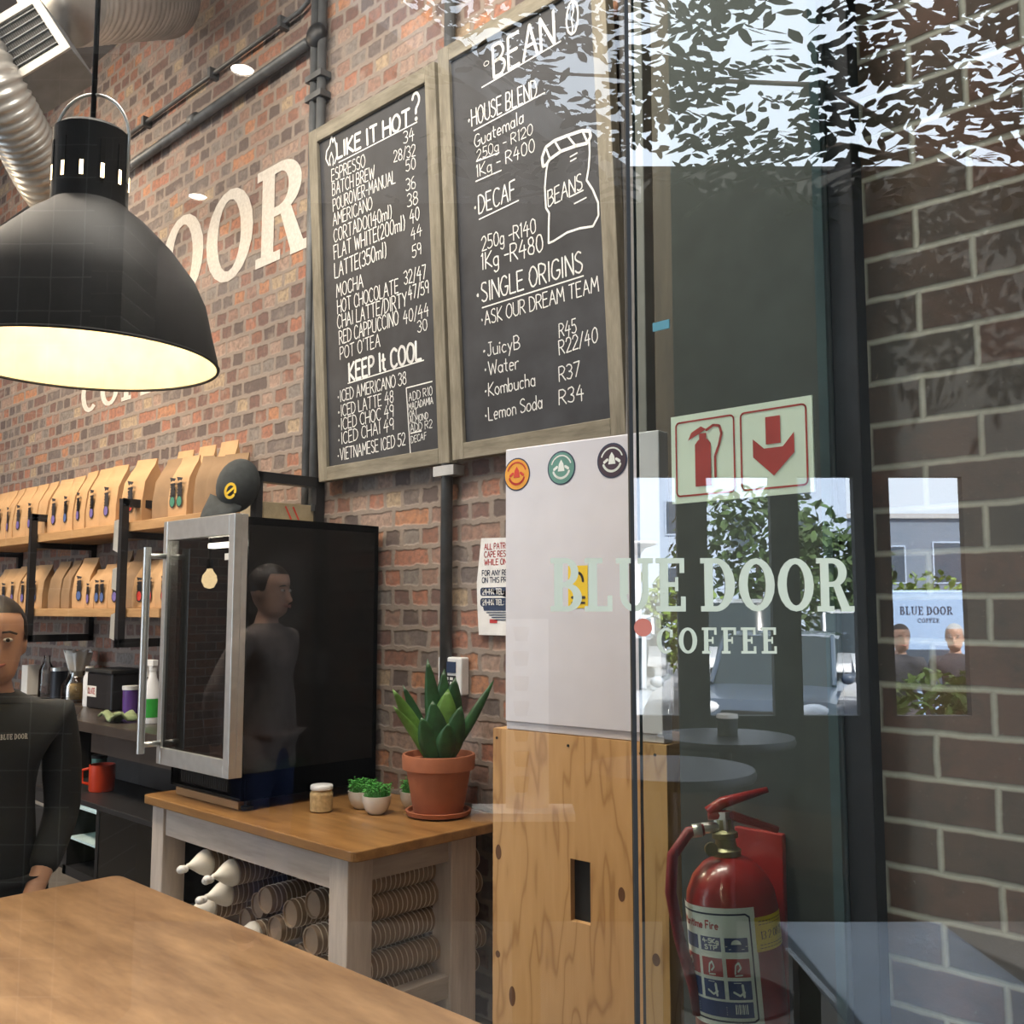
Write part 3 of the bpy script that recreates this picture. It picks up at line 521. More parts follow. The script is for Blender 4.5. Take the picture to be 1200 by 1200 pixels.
for i, (x, c, yw) in enumerate(UP):
    place_bag(x, -.25, 1.956, yw, (.162, .11, .335+.012*(i > 7), c), f'brown coffee bag with {c or "no"} seal, {ordn[10-i]} leftwards from the red-seal bag on the upper shelf', 'coffee bags on the upper shelf')
place_bag(-5.10, -.25, 1.956, .22, (.165, .14, .35, 'red'), 'brown coffee bag with red seal on upper shelf beside the dark bracket', 'coffee bags on the upper shelf')
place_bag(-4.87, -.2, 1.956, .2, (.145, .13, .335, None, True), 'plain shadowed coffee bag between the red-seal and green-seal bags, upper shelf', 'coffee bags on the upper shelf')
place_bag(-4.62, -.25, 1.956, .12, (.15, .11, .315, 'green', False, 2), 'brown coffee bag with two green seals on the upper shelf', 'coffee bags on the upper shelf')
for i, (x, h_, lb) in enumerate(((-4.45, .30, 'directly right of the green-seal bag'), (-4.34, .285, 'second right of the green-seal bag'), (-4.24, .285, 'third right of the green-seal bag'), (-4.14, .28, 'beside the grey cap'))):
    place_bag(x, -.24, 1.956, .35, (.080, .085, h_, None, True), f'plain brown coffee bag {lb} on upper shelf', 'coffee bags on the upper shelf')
for x, lb in ((-4.97, 'behind the red-seal bag'), (-4.74, 'behind the plain shadowed bag'), (-4.52, 'behind the green-seal bag')):
    place_bag(x, -.09, 1.956, .1, (.15, .08, .40, None), f'taller brown coffee bag {lb}, upper shelf', 'coffee bags on the upper shelf')
LO = [(-7.05, 'purple', .26, 'leftmost in view on'), (-6.90, 'blue', .26, 'second from left in view on'), (-6.74, 'purple', .27, 'third from left in view on'), (-6.57, 'purple', .27, 'fourth from left in view on'), (-6.40, 'blue', .27, 'left of the left bracket on'), (-6.10, None, .28, 'right of the left bracket on'), (-5.93, None, .28, 'second right of the left bracket on'),
      (-5.74, 'blue', .29, 'tallest with blue seal in the middle of'), (-5.60, 'purple', .22, 'half behind the blue pair on'), (-5.46, 'blue', .245, 'short with blue seals in the middle of'), (-5.28, 'purple', .25, 'just left of the hanging tags on'), (-5.14, None, .25, 'behind the dark bracket on'), (-4.99, 'red', .25, 'right of the dark bracket on'), (-4.86, 'red', .25, 'middle of the red-seal three on'), (-4.73, 'red', .25, 'beside the fridge handle on')]
for x, c, h_, lb in LO:
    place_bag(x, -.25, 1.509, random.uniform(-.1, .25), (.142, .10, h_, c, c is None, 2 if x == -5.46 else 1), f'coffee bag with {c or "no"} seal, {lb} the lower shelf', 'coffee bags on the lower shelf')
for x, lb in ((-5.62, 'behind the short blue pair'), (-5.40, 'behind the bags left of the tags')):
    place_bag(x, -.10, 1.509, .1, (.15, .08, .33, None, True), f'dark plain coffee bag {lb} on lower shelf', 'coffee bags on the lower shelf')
# paper tags hung on the bracket
for z, h_, lb in ((1.80, .17, 'highest'), (1.60, .12, 'middle'), (1.345, .14, 'lowest')):
    b = MB(); b.box((-.012, -.008, 0), (.012, .022, h_)); b.add([(-.012, -.03, .01), (-.006, -.03, h_-.01), (-.006, -.008, h_), (-.012, -.008, 0)], [(0, 1, 2, 3)])
    tag(b.build('paper_tag', m_['paper'], loc=(-5.075, -.38, z), bevel=.003), f'white paper tag on the dark shelf bracket, the {lb} of three', 'paper tag', 'paper tags on the shelf bracket')
# cap on the shelf end
t = thing('baseball_cap', 'dark grey cap with yellow emblem hung at the right end of the upper shelf', 'cap', (-3.86, -.43, 2.0), (0, .35, .35))
c = MB(); c.ball((0, 0, .04), (.095, .085, .12), 18, 12); c.build('crown', m_['cap_cloth'], t, smooth=True)
c = MB(); c.grid([[(-.09+.03*k, -.05-.10*math.sin(PI*k/6)*u, -.03-.10*u*math.sin(PI*k/6)-.02*u) for k in range(7)] for u in (0, .5, 1)]); o = c.build('brim', m_['cap_cloth'], t, smooth=True)
o.modifiers.new('s', 'SOLIDIFY').thickness = .005
c = MB(); T = lambda x, z: (x, -.092, z); stroke(c, arc(.045, .02, .026, .03, 0, 340, 14), .006, T); stroke(c, [(.03, 0), (.06, .04)], .005, T); c.build('emblem', m_['seal_yellow'], t)
# small crate on the shelf end
t = thing('cardboard_box', 'flat pale box with dark stripes on the shelf end behind the fridge top', 'box', (-3.93, -.18, 1.901))
MB().box((-.09, -.13, 0), (.11, .14, .075)).build('carton', m_['crate_wood'], t, bevel=.002)
c = MB(); T = lambda y, z: (.1112, y, z)
for y0 in (-.02, .02): stroke(c, [(y0, .06), (y0+.03, .005)], .004, T)
c.build('stripe', m_['seal_red'], t)
# ---------------------------------------------------------------- timber bench
t = thing('work_bench', 'pale timber bench with brown top carrying the black fridge', 'bench', (0, 0, 0))
def rounded(x0, y0, x1, y1, r, n=5):
    out = []
    for cx, cy, a in ((x1-r, y1-r, 0), (x0+r, y1-r, 90), (x0+r, y0+r, 180), (x1-r, y0+r, 270)): out += arc(cx, cy, r, r, a, a+90, n)
    return out
MB().slab(rounded(-3.985, -.745, -2.565, -.02, .03), .716, .75).build('bench_top', m_['bench_top'], t, bevel=.004)
LX = ((-3.95, -3.855), (-2.735, -2.635)); LY = ((-.715, -.615), (-.27, -.15))
for x0, x1 in LX:
    for y0, y1 in LY: MB().box((x0, y0, 0), (x1, y1, .715)).build('leg', m_['bench_grey'], t, bevel=.004)
MB().box((-3.855, -.705, .60), (-2.735, -.665, .715)).build('apron', m_['bench_rail'], t, bevel=.003)
MB().box((-3.855, -.20, .60), (-2.735, -.165, .715)).build('apron', m_['bench_rail'], t, bevel=.003)
for x0 in (-3.93, -2.69):
    MB().box((x0, -.615, .625), (x0+.04, -.27, .715)).build('apron', m_['bench_side_rail'], t, bevel=.003)
    MB().box((x0-.01, -.615, .17), (x0+.045, -.27, .245)).build('stretcher', m_['bench_side_rail'], t, bevel=.003)
MB().box((-3.855, -.70, .15), (-2.735, -.16, .175)).build('lower_shelf', m_['bench_rail'], t)
MB().box((-3.94, -.06, .75), (-3.87, -.02, .95)).build('back_post', m_['bench_grey'], t)
# ---------------------------------------------------------------- sleeves of paper cups
def cup_sleeve(L, end, r=.045):
    root = thing('cup_sleeve', '', 'cups')
    b = MB(); n = int(L/.021); 
    for k in range(n):
        y = k*.021
        for (r0, ya, r1, yb, mi) in ((r*.935, y, r*.955, y+.0178, 0), (r*.99, y+.0178, r*.99, y+.021, 1)):
            b.cur = mi; ring0 = [(r0*math.cos(2*PI*q/20), ya, r0*math.sin(2*PI*q/20)) for q in range(20)]; ring1 = [(r1*math.cos(2*PI*q/20), yb, r1*math.sin(2*PI*q/20)) for q in range(20)]
            b.grid([ring0, ring1], closed=True)
            if mi: b.grid([[(p[0]*.955, p[1], p[2]*.955) for p in ring0], ring0], closed=True); b.grid([ring1, [(p[0]*.93, p[1], p[2]*.93) for p in ring1]], closed=True)
    b.cur = 0; Y = n*.021; b.add([(r*.93*math.cos(2*PI*q/20), Y, r*.93*math.sin(2*PI*q/20)) for q in range(20)], [tuple(range(20))])
    if end == 'kraft':
        ring0 = [(r*.93*math.cos(2*PI*q/20), 0, r*.93*math.sin(2*PI*q/20)) for q in range(20)]
        b.grid([ring0, [(p[0]*.9, 0, p[2]*.9) for p in ring0], [(p[0]*.86, .006, p[2]*.86) for p in ring0]], closed=True); b.add([(p[0]*.86, .006, p[2]*.86) for p in ring0], [tuple(range(20))])
    b.build('cup_stack', [m_['cup_kraft'], m_['rim_paper']], root, smooth=True, auto=40)
    if end == 'wrap':
        c = MB(); T = Matrix.Rotation(PI/2, 4, 'X'); c.lathe([(r*.98, 0), (r*1.0, .012), (r*.8, .035), (r*.45, .06), (r*.22, .078), (r*.18, .088)], 20, T, cap0=True); c.build('cup_mouth', m_['cup_white'], root, smooth=True)
        k = MB()
        for q in range(3): k.ball((-.012+.014*q+random.uniform(-.01, .01), -.098-.012*q, random.uniform(-.012, .006)), (.018, .016, .013), 8, 6)
        k.build('plastic_knot', m_['poly'], root, smooth=True)
    return root
SLV = [(-3.585, -.665, .535, 'wrap', 'topmost white-ended', 'highest of the white-ended, nearest the left bench leg'), (-3.405, -.66, .528, 'wrap', '', 'white-ended, top row middle with a twisted plastic knot'), (-3.47, -.645, .440, 'wrap', '', 'white-ended, second row under the two top sleeves'), (-3.32, -.61, .415, 'kraft', '', 'pale-ended, below the middle top sleeve'),
       (-3.20, -.655, .465, 'kraft', '', 'printed kraft, long one in the middle of the pile'), (-2.93, -.64, .500, 'kraft', '', 'kraft-ended, highest beside the right front leg'), (-3.035, -.66, .452, 'kraft', '', 'small kraft-ended, between the printed sleeve and the leg'), (-3.15, -.645, .372, 'kraft', '', 'kraft-ended, under the printed sleeve'),
       (-2.925, -.65, .385, 'kraft', '', 'kraft-ended, lowest visible beside the right front leg'), (-3.57, -.655, .37, 'wrap', '', 'white-ended, lowest at the left of the pile'), (-3.28, -.64, .325, 'wrap', '', 'white-ended, half hidden by the brown table edge'), (-3.06, -.60, .285, 'kraft', '', 'kraft-ended, low in the middle just above the table edge'), (-3.385, -.62, .345, 'kraft', '', 'pale-ended, low between the two lowest white-ended ones'), (-2.90, -.62, .285, 'kraft', '', 'kraft-ended, low in the corner by the right front leg')]
first = {}
for x, y, z, e, _, lb in SLV:
    if e not in first: o = first[e] = cup_sleeve(.44, e)
    else: o = dup(first[e])
    o.location = (x, y, z); o.scale = (1.1, 1, 1.1); o.rotation_euler = (0, random.uniform(-.3, .3), random.uniform(-.05, .05)); o['label'] = f'wrapped sleeve of stacked paper cups, {lb}'; o['group'] = 'cup sleeves under the bench'
longs = [cup_sleeve(.56, 'kraft')]
for i, z in enumerate((.222, .316, .41, .504, .585)):
    o = longs[0] if i == 0 else dup(longs[0]); o.location = (-2.755+.012*(i % 2), -.60, z); o.rotation_euler = (0, 0, random.uniform(-.04, .02)); o['group'] = 'cup sleeves under the bench'
    o['label'] = f'long striped cup sleeve seen through the bench end, {("bottom", "second from bottom", "middle", "second from top", "top")[i]} of the stack'
# ---------------------------------------------------------------- glass door fridge
t = thing('display_fridge', 'black glass-door fridge with steel door frame standing on the timber bench', 'fridge', (-3.36, -.66, .79), (0, 0, 0))
W, H, DP = .55, 1.065, .625
MB().box((-W, 0, .0), (0, .02, .09)).build('plinth', m_['fridge_blue'], t, bevel=.008)
g = MB()
for k in range(26): g.box((-.46+.014*k, -.004, .022), (-.453+.014*k, 0, .075))
g.build('vent_grille', m_['rubber'], t)
b = MB(); b.box((-.018, .0, 0), (0, DP, H)); b.box((-W, 0, 0), (-W+.018, DP, H)); b.box((-W, 0, H-.03), (0, DP, H)); b.box((-W, 0, 0), (0, DP, .1)); b.box((-W, DP-.02, 0), (0, DP, H))
b.build('cabinet', m_['fridge_black'], t)
for z in (.36, .62, .84): MB().box((-W+.02, .06, z), (-.02, DP-.03, z+.006)).build('rack', m_['dark_steel'], t)
dr = MB().box((-W-.012, -.062, .088), (-W+.02, -.008, H+.01)).build('door', m_['steel'], t, bevel=.003)
MB().box((-.042, -.062, .088), (.0, -.03, H+.01)).build('stile', m_['steel'], dr, bevel=.003)
MB().box((-.030, -.03, .088), (.0, -.004, H+.01)).build('stile', m_['steel'], dr, bevel=.002)
MB().box((-W+.02, -.061, H-.07), (-.042, -.012, H+.01)).build('rail', m_['steel'], dr, bevel=.002)
MB().box((-W+.02, -.061, .088), (-.042, -.012, .155)).build('rail', m_['steel'], dr, bevel=.002)
g = MB(); g.add([(-W+.02, -.05, .155), (-.042, -.05, .155), (-.042, -.05, H-.07), (-W+.02, -.05, H-.07)], [(0, 1, 2, 3)]); o = g.build('glass', m_['fridge_pane'], dr)
h_ = MB().tube([(-W+.0, -.135, .135), (-W+.0, -.135, .965)], .0155, 14); o = h_.build('handle', m_['steel'], dr, smooth=True, auto=60)
for z in (.17, .93): MB().tube([(-W+.0, -.135, z), (-W+.012, -.06, z)], .012).build('standoff', m_['steel'], o, smooth=True)
MB().box((-.36, .03, H-.105), (-.05, .06, H-.085)).build('glow_strip', m_['reflection_glow'], t)  # added glowing bar, stands in for a room lamp mirrored in the door
g = MB(); g.box((-.085, -.052, .90), (-.045, -.0505, .925)); g.build('price_tag', m_['paper'], dr)
for x, y in ((-.5, .04), (-.03, .04), (-.5, .55), (-.03, .55)): MB().lathe([(.022, -.038), (.024, -.026), (.012, -.022), (.012, 0)], 14, Matrix.Translation((x, y, 0))).build('foot', m_['rubber'], t)
tag(MB().box((-.50, -.012, .0), (-.02, .02, .03)).build('wood_batten', m_['shelf_wood'], loc=(-3.39, -.635, .751), bevel=.002), 'thin wooden batten under the front of the black fridge', 'wood strip')
# ---------------------------------------------------------------- things on the bench
t = thing('spice_jar', 'small glass jar of tan powder with a white lid on the bench', 'jar', (-3.17, -.44, .751))
MB().lathe([(.036, 0), (.042, .004), (.043, .06), (.043, .066), (.038, .074), (.036, .08)], 28).build('jar', m_['spice'], t, smooth=True, auto=50)
MB().lathe([(.041, .080), (.042, .082), (.042, .094), (.039, .097)], 28).build('lid', m_['plastic_white'], t, smooth=True, auto=50)
def green_pot():
    t = thing('potted_microgreens', '', 'potted plant')
    MB().lathe([(.026, 0), (.030, .002), (.044, .018), (.052, .042), (.054, .066), (.050, .066), (.047, .05), (.0, .05)], 28).build('pot', m_['porcelain'], t, smooth=True, auto=60)
    g = MB()
    for k in range(240):
        a = random.uniform(0, 2*PI); r = .048*math.sqrt(random.random()); x, y = r*math.cos(a), r*math.sin(a); h = random.uniform(.075, .108); lx, ly = random.uniform(-.014, .014), random.uniform(-.014, .014)
        g.add([(x-.001, y, .05), (x+.001, y, .05), (x+lx+.001, y+ly, h), (x+lx-.001, y+ly, h)], [(0, 1, 2, 3)])
        ca, sa = math.cos(a*3)*.007, math.sin(a*3)*.007; tx, ty = x+lx, y+ly
        g.add([(tx-ca, ty-sa, h), (tx+sa*.7, ty-ca*.7, h+.002), (tx+ca, ty+sa, h+.001), (tx-sa*.7, ty+ca*.7, h+.004)], [(0, 1, 2, 3)])
    g.build('sprouts', m_['microgreen'], t); return t
a = green_pot(); a.location = (-3.105, -.30, .751); a['label'] = 'small white pot of green sprouts nearest the jar'
for p, lb in (((-2.985, -.325, .751), 'small white pot of green sprouts in front, between two others'), ((-2.955, -.17, .751), 'small white pot of green sprouts tucked behind the terracotta pot')): b = dup(a, p, 0, lb)
for o in list(COL.objects):
    if o.name.startswith('potted_microgreens'): o['group'] = 'white pots of sprouts'
t = thing('potted_plant', 'dark green leafy plant in a terracotta pot on a saucer at the bench end', 'potted plant', (-2.80, -.185, .751))
MB().lathe([(.08, 0), (.115, .006), (.122, .022), (.112, .022), (.105, .010), (0, .010)], 36).build('saucer', m_['terracotta'], t, smooth=True, auto=40)
MB().lathe([(.0, .012), (.088, .012), (.092, .016), (.118, .165), (.128, .166), (.133, .17), (.135, .215), (.133, .222), (.124, .222), (.118, .20), (0, .20)], 40).build('pot', m_['terracotta'], t, smooth=True, auto=40)
MB().lathe([(.119, .198), (.0, .206)], 24, cap0=False).build('soil', m_['soil'], t)
def blade(mb, base, tip, w_, bend, fold=.25):
    base, tip = Vector(base), Vector(tip); d = tip-base; L = d.length; side = d.cross(Vector((RX.y*-1, RX.x, .15))).normalized(); nrm = side.cross(d).normalized(); rows = []
    for i in range(11):
        u = i/10; ww = w_*(math.sin(PI*min(1, (u*.88+.12)))**.8)*(1-.15*u); c = base+d*u+nrm*bend*math.sin(PI*u)
        rows.append([c-side*ww+nrm*ww*fold, c-side*ww*.5+nrm*ww*fold*.3, c, c+side*ww*.5+nrm*ww*fold*.3, c+side*ww+nrm*ww*fold])
    mb.grid(rows)
def lf(R, D, z): v = RX*R+HX*D; return (v.x, v.y, z)
LV = [((0, 0), (-.045, .0, .57), .034, 'leaf_dark', .01), ((.01, -.02), (.035, -.03, .46), .058, 'leaf_light', -.02), ((.02, .02), (.06, .0, .50), .050, 'leaf_dark', .01), ((.03, .0), (.205, .05, .49), .022, 'leaf_dark', -.02), ((-.03, -.01), (-.17, -.03, .46), .030, 'leaf_light', .02), ((-.03, .02), (-.14, .04, .47), .026, 'leaf_dark', .02),
      ((-.02, -.03), (-.165, -.05, .40), .020, 'leaf_light', .02), ((.0, -.03), (-.02, -.06, .42), .052, 'leaf_dark', -.01), ((.03, -.02), (.085, -.05, .40), .045, 'leaf_dark', -.01), ((.0, .03), (.015, .05, .53), .04, 'leaf_dark', 0), ((-.01, -.04), (-.06, -.07, .36), .042, 'leaf_dark', 0), ((.02, -.04), (.04, -.08, .34), .04, 'leaf_dark', 0)]
for (r0, d0), (r1, d1, z1), w_, mt, bd in LV:
    b = MB(); blade(b, lf(r0, d0, .20), lf(r1, d1, z1), w_, bd); o = b.build('leaf', m_[mt], t, smooth=True); o.modifiers.new('s', 'SOLIDIFY').thickness = .002
# thermostat and notice on the wall
t = thing('wall_controller', 'small white wall controller with dark screen beside the plant', 'thermostat', (-2.965, -.02, 1.172))
MB().box((0, -.025, 0), (.135, .018, .145)).build('housing', m_['plastic_white'], t, bevel=.006)
MB().box((.016, -.028, .085), (.105, -.024, .128)).build('screen', m_['label_navy'], t)
MB().box((.016, -.028, .018), (.105, -.024, .075)).build('keypad', m_['black_metal'], t)
b = MB()
for i in range(3):
    for j in range(3): b.box((.026+.025*i, -.030, .024+.017*j), (.041+.025*i, -.027, .034+.017*j))
b.build('button', m_['paper'], t)
t = thing('wall_notice', 'white patrol notice with red and navy print on the brick wall behind the white panel', 'notice', (-2.762, -.014, 1.405))
MB().prism([(0, 0), (.30, 0), (.30, .36), (.012, .37), (-.012, .2), (-.008, .1)], -.004, .004).build('plate', m_['plastic_white'], t)
T = lambda x, z: (x, -.0046, z); b = MB()
for txt, z, h in (('ALL PATRONS', .325, .022), ('CAPE REST', .295, .022), ('WHILE ON T', .265, .022)): text_line(b, txt, .03, z, .03+len(txt)*.0145, z, h, .0018, T)
b.box((.06, -.0055, .045), (.10, -.0045, .06)); b.build('red_print', m_['label_red'], t)
b = MB()
for txt, z in (('FOR ANY RED', .225), ('ON THIS PROP', .198)): text_line(b, txt, .018, z, .018+len(txt)*.0135, z, .02, .0018, T)
for z in (.148, .108): b.add([T(x, y) for x, y in rounded(.008, z, .20, z+.032, .012, 4)], [tuple(range(24))])
for k in range(5): b.box((.028+.014*k, -.0055, .092-.009*k), (.16, -.0045, .096-.009*k))
b.build('navy_print', m_['label_navy'], t)
b = MB(); T2 = lambda x, z: (x, -.0052, z)
for z in (.154, .114): text_line(b, '24-HR TEL:', .02, z, .135, z, .02, .0022, T2)
b.build('white_print', m_['plastic_white'], t)
# ---------------------------------------------------------------- plywood cabinet and white cover panel
t = thing('plywood_cabinet', 'tall plywood cabinet front with a dark slot below the white panel', 'cabinet', (-2.151, -.55, 0), (0, 0, math.radians(4)))
b = MB(); b.box((0, 0, .01), (.285, .02, 1.148)); b.box((.353, 0, .01), (.60, .02, 1.148)); b.box((.285, 0, .01), (.353, .02, .645)); b.box((.285, 0, .812), (.353, .02, 1.148))
b.build('front_panel', m_['plywood'], t)
MB().box((0, .02, .01), (.02, .30, 1.148)).build('side_panel', m_['plywood'], t); MB().box((.02, .02, 1.12), (.60, .28, 1.148)).build('top_panel', m_['plywood'], t)
MB().box((.58, .02, .01), (.60, .30, 1.12)).build('side_panel', m_['plywood'], t); MB().box((.25, .022, .62), (.39, .09, .84)).build('slot_box', m_['rubber'], t)
for x, z, rx, rz in ((.022, .79, .011, .022), (.455, .745, .011, .019), (.075, .395, .012, .028), (.02, .50, .009, .01), (.33, .36, .007, .008), (.56, .60, .012, .016)):
    b = MB(); b.add([(x+px, -.0006, z+pz) for px, pz in arc(0, 0, rx, rz, 0, 345, 14)], [tuple(range(15))]); b.build('knot', M('knot_brown', (.13, .055, .02), .6), t)
for x in (.015, .28, .52, .565): MB().tube([(x, -.002, 1.12), (x, .004, 1.12)], .004).build('screw', m_['rubber'], t)
t = thing('cover_panel', 'white cover panel with three round stickers above the plywood cabinet', 'panel', (-2.098, -.552, 1.15), (0, 0, math.radians(5)))
MB().box((0, 0, .022), (.535, .05, .835)).build('sheet', m_['panel_white'], t, bevel=.003)
MB().box((0, .006, 0), (.535, .05, .022)).build('lip', m_['panel_white'], t, bevel=.002)
for x, z, c, lb in ((.045, .755, 'orange', 'orange'), (.21, .76, 'teal', 'green'), (.385, .765, 'purple_dark', 'plum')):
    if c == 'purple_dark': M('seal_purple_dark', (.05, .028, .05), .6)
    b = MB(); T = lambda px, pz: (x+px, -.0012, z+pz)
    o = MB().add([(x+px, -.0008, z+pz) for px, pz in arc(0, 0, .050, .050, 0, 350, 30)], [tuple(range(31))]).build('round_sticker', m_['label_navy'], t, label=f'{lb} round sticker')
    MB().add([(x+px, -.0014, z+pz) for px, pz in arc(0, 0, .046, .046, 0, 350, 30)], [tuple(range(31))]).build('disc', m_['seal_'+c], o)
    b = MB(); T = lambda px, pz: (x+px, -.002, z+pz)
    stroke(b, arc(0, 0, .030, .030, 200, 340, 14), .0035, T); stroke(b, arc(0, 0, .036, .036, 20, 160, 16), .0022, T)
    b.add([T(px, pz) for px, pz in ((-.012, -.01), (.012, -.01), (.008, .012), (0, .024), (-.008, .012))], [(0, 1, 2, 3, 4)]); stroke(b, [(-.026, -.004), (-.014, .004)], .004, T); stroke(b, [(.026, -.004), (.014, .004)], .004, T)
    b.build('print', m_['label_white'] if c != 'orange' else m_['seal_red'], o)
b = MB(); b.add([(x, -.001, z) for x, z in ((.232, .355), (.300, .355), (.300, .475), (.232, .475))], [(0, 1, 2, 3)]); o = b.build('yellow_sticker', m_['label_yellow'], t, label='yellow sticker with black print')
b = MB(); T = lambda x, z: (x, -.0018, z); stroke(b, [(.245, .385), (.29, .385)], .004, T); stroke(b, [(.245, .37), (.29, .37)], .003, T); stroke(b, arc(.266, .43, .018, .025, 0, 180, 8), .004, T); b.build('print', m_['ink'], o)
# ---------------------------------------------------------------- fire sign on the inner glass
t = thing('fire_sign', 'pale glow sign with red extinguisher and red down arrow on the glass', 'sign', (-1.135, -1.064, 1.708))
MB().box((0, -.002, 0), (.303, .002, .174)).build('plate', m_['sign_glow'], t)
b = MB(); T = lambda x, z: (x, -.0026, z)
for x0, x1 in ((.012, .143), (.158, .291)): p = rounded(x0, .014, x1, .160, .008, 3); stroke(b, p+[p[0]], .0018, T)
b.build('border', m_['sign_red'], t)
b = MB(); T = lambda x, z: (x, -.003, z)
for poly in ([(.056, .030), (.092, .030), (.092, .112), (.056, .112)], [(.056, .112), (.092, .112), (.084, .121), (.064, .121)], [(.066, .121), (.082, .121), (.082, .133), (.066, .133)], [(.040, .122), (.066, .133), (.082, .140), (.070, .147), (.048, .137)]): b.add([T(*p) for p in poly], [tuple(range(len(poly)))])
stroke(b, [(.082, .138), (.098, .146), (.112, .143), (.116, .128), (.110, .106), (.101, .085), (.101, .045)], .0026, T); b.build('extinguisher_symbol', m_['sign_red'], t)
b = MB()
for poly in ([(.210, .095), (.240, .095), (.240, .146), (.210, .146)], [(.183, .108), (.206, .088), (.244, .088), (.267, .112), (.267, .075), (.225, .036), (.183, .074)]): b.add([T(*p) for p in poly], [tuple(range(len(poly)))])
b.build('arrow_symbol', m_['sign_red'], t)
tag(MB().box((-1.178, -1.0635, 2.066), (-1.138, -1.0605, 2.084)).build('tape_strip', m_['tape_blue']), 'short strip of blue tape stuck on the inner glass', 'tape')
# ---------------------------------------------------------------- vinyl name on the front glass
b = MB(); T = lambda R, z: tuple(cf(R, .9488, z))
slab_text(b, 'BLUE DOOR', .0364, .3231, 1.4985, .0505, T, .06, .24, -HX*.3)
slab_text(b, 'COFFEE', .1365, .2500, 1.4590, .0245, T, .2, lift=-HX*.3)
tag(b.build('window_lettering', m_['vinyl']), 'pale green vinyl shop lettering in two lines across the front glass', 'lettering')
t = thing('glass_sticker', 'small round coral sticker on the front glass left of the smaller vinyl line', 'sticker', tuple(cf(.1237, .9488, 1.4835)), YAW)
MB().lathe([(0, 0), (.0085, 0), (.0085, .0006), (0, .0006)], 24, Matrix.Rotation(PI/2, 4, 'X')).build('disc', M('coral', (.55, .16, .11), .6, var=.03), t)
# ---------------------------------------------------------------- fire extinguisher
tag(MB().box((-1.165, -.815, .30), (-1.052, -.801, 1.045)).build('backing_board', m_['ext_red'], bevel=.003), 'red backing board behind the fire extinguisher', 'board')
t = thing('fire_extinguisher', 'red fire extinguisher with white label hung on the red backing board', 'fire extinguisher', (-1.083, -.908, .52), (0, math.radians(-5), 0))
R_ = .0905
MB().lathe([(.0, 0), (.07, 0), (R_, .02), (R_, .395), (.086, .425), (.072, .455), (.05, .478), (.026, .49), (.0, .49)], 48).build('cylinder', m_['ext_red'], t, smooth=True, auto=60)
MB().lathe([(.028, .486), (.030, .50), (.022, .506), (.020, .522), (.026, .524), (.026, .534), (.016, .54), (.016, .56), (0, .56)], 20).build('neck', m_['brass'], t, smooth=True, auto=40)
ang = lambda a, r, z: (r*math.cos(math.radians(a)), r*math.sin(math.radians(a)), z)
v_ = MB(); v_.tube([(0, 0, .545), (RX.x*-.05, RX.y*-.05, .545)], .011); v_.box((-.014, -.014, .535), (.014, .014, .575)); o = v_.build('valve', m_['steel'], t)
g = MB(); gp = Vector((RX.x*-.035-HX.x*.02, RX.y*-.035-HX.y*.02, .508)); g.tube([gp, gp-HX*.012], .013, 16); g.build('gauge', m_['brass'], t)
def onr(r, d, z): p = RX*r+HX*d; return (p.x, p.y, z)
lv = MB(); lv.tube([onr(-.03, 0, .575), onr(.0, 0, .592), onr(.095, 0, .612)], [.012, .012, .006], 8); lv.build('lever', m_['ext_red'], t, smooth=True)
lv = MB(); lv.tube([onr(-.03, 0, .572), onr(.02, 0, .565), onr(.108, 0, .532)], [.012, .010, .007], 8); lv.build('carry_handle', m_['ext_red'], t, smooth=True)
hs = MB().tube([onr(-.045, -.02, .545), onr(-.075, -.02, .543), onr(-.112, -.02, .50), onr(-.122, -.02, .43), onr(-.112, -.02, .34), onr(-.092, -.02, .25), onr(-.088, -.02, .2)], .0115, 12); hs.build('hose', m_['hose_red'], t, smooth=True)
MB().tube([onr(-.05, -.02, .545), onr(-.068, -.02, .544)], .0135).build('hose_clamp', m_['steel'], t, smooth=True)
LA0, LA1, LZ0, LZ1 = -150., -30., .192, .408
def lab(u, v, r=R_+.0012): return ang(LA0+(LA1-LA0)*u, r, LZ0+(LZ1-LZ0)*v)
def patch(u0, v0, u1, v1, r): 
    n = max(2, int((u1-u0)*24)); return [[lab(u0+(u1-u0)*k/n, v0, r) for k in range(n+1)], [lab(u0+(u1-u0)*k/n, v1, r) for k in range(n+1)]]
lb_ = MB().grid(patch(0, 0, 1, 1, R_+.0006)).build('label', m_['label_white'], t)
b = MB(); T = lambda u, v: lab(u, v, R_+.0011)
fr = [(.06, .05), (.9, .05), (.94, .07), (.94, .92), (.9, .945), (.06, .945)]
for p, q in zip(fr, fr[1:]):
    n = 14; stroke(b, [(p[0]+(q[0]-p[0])*k/n, p[1]+(q[1]-p[1])*k/n) for k in range(n+1)], .008, T)
b.build('border', m_['label_navy'], lb_)
b = MB()
for u0, v0, u1, v1 in ((.12, .63, .36, .75), (.40, .63, .63, .75), (.67, .63, .90, .75), (.12, .235, .36, .39), (.40, .235, .63, .39), (.67, .235, .90, .39), (.12, .085, .90, .215)): b.grid(patch(u0, v0, u1, v1, R_+.0011))
b.build('blue_panel', m_['label_blue'], lb_)
b = MB()
for u0, v0, u1, v1 in ((.12, .42, .36, .575), (.40, .42, .63, .575), (.67, .42, .90, .575)): b.grid(patch(u0, v0, u1, v1, R_+.0011))
b.build('red_panel', m_['label_red'], lb_)
b = MB(); T = lambda u, v: lab(u, v, R_+.0016); text_line(b, 'Maritime Fire', .12, .82, .62, .82, .065, .0065, T); b.build('red_print', m_['label_red'], lb_)
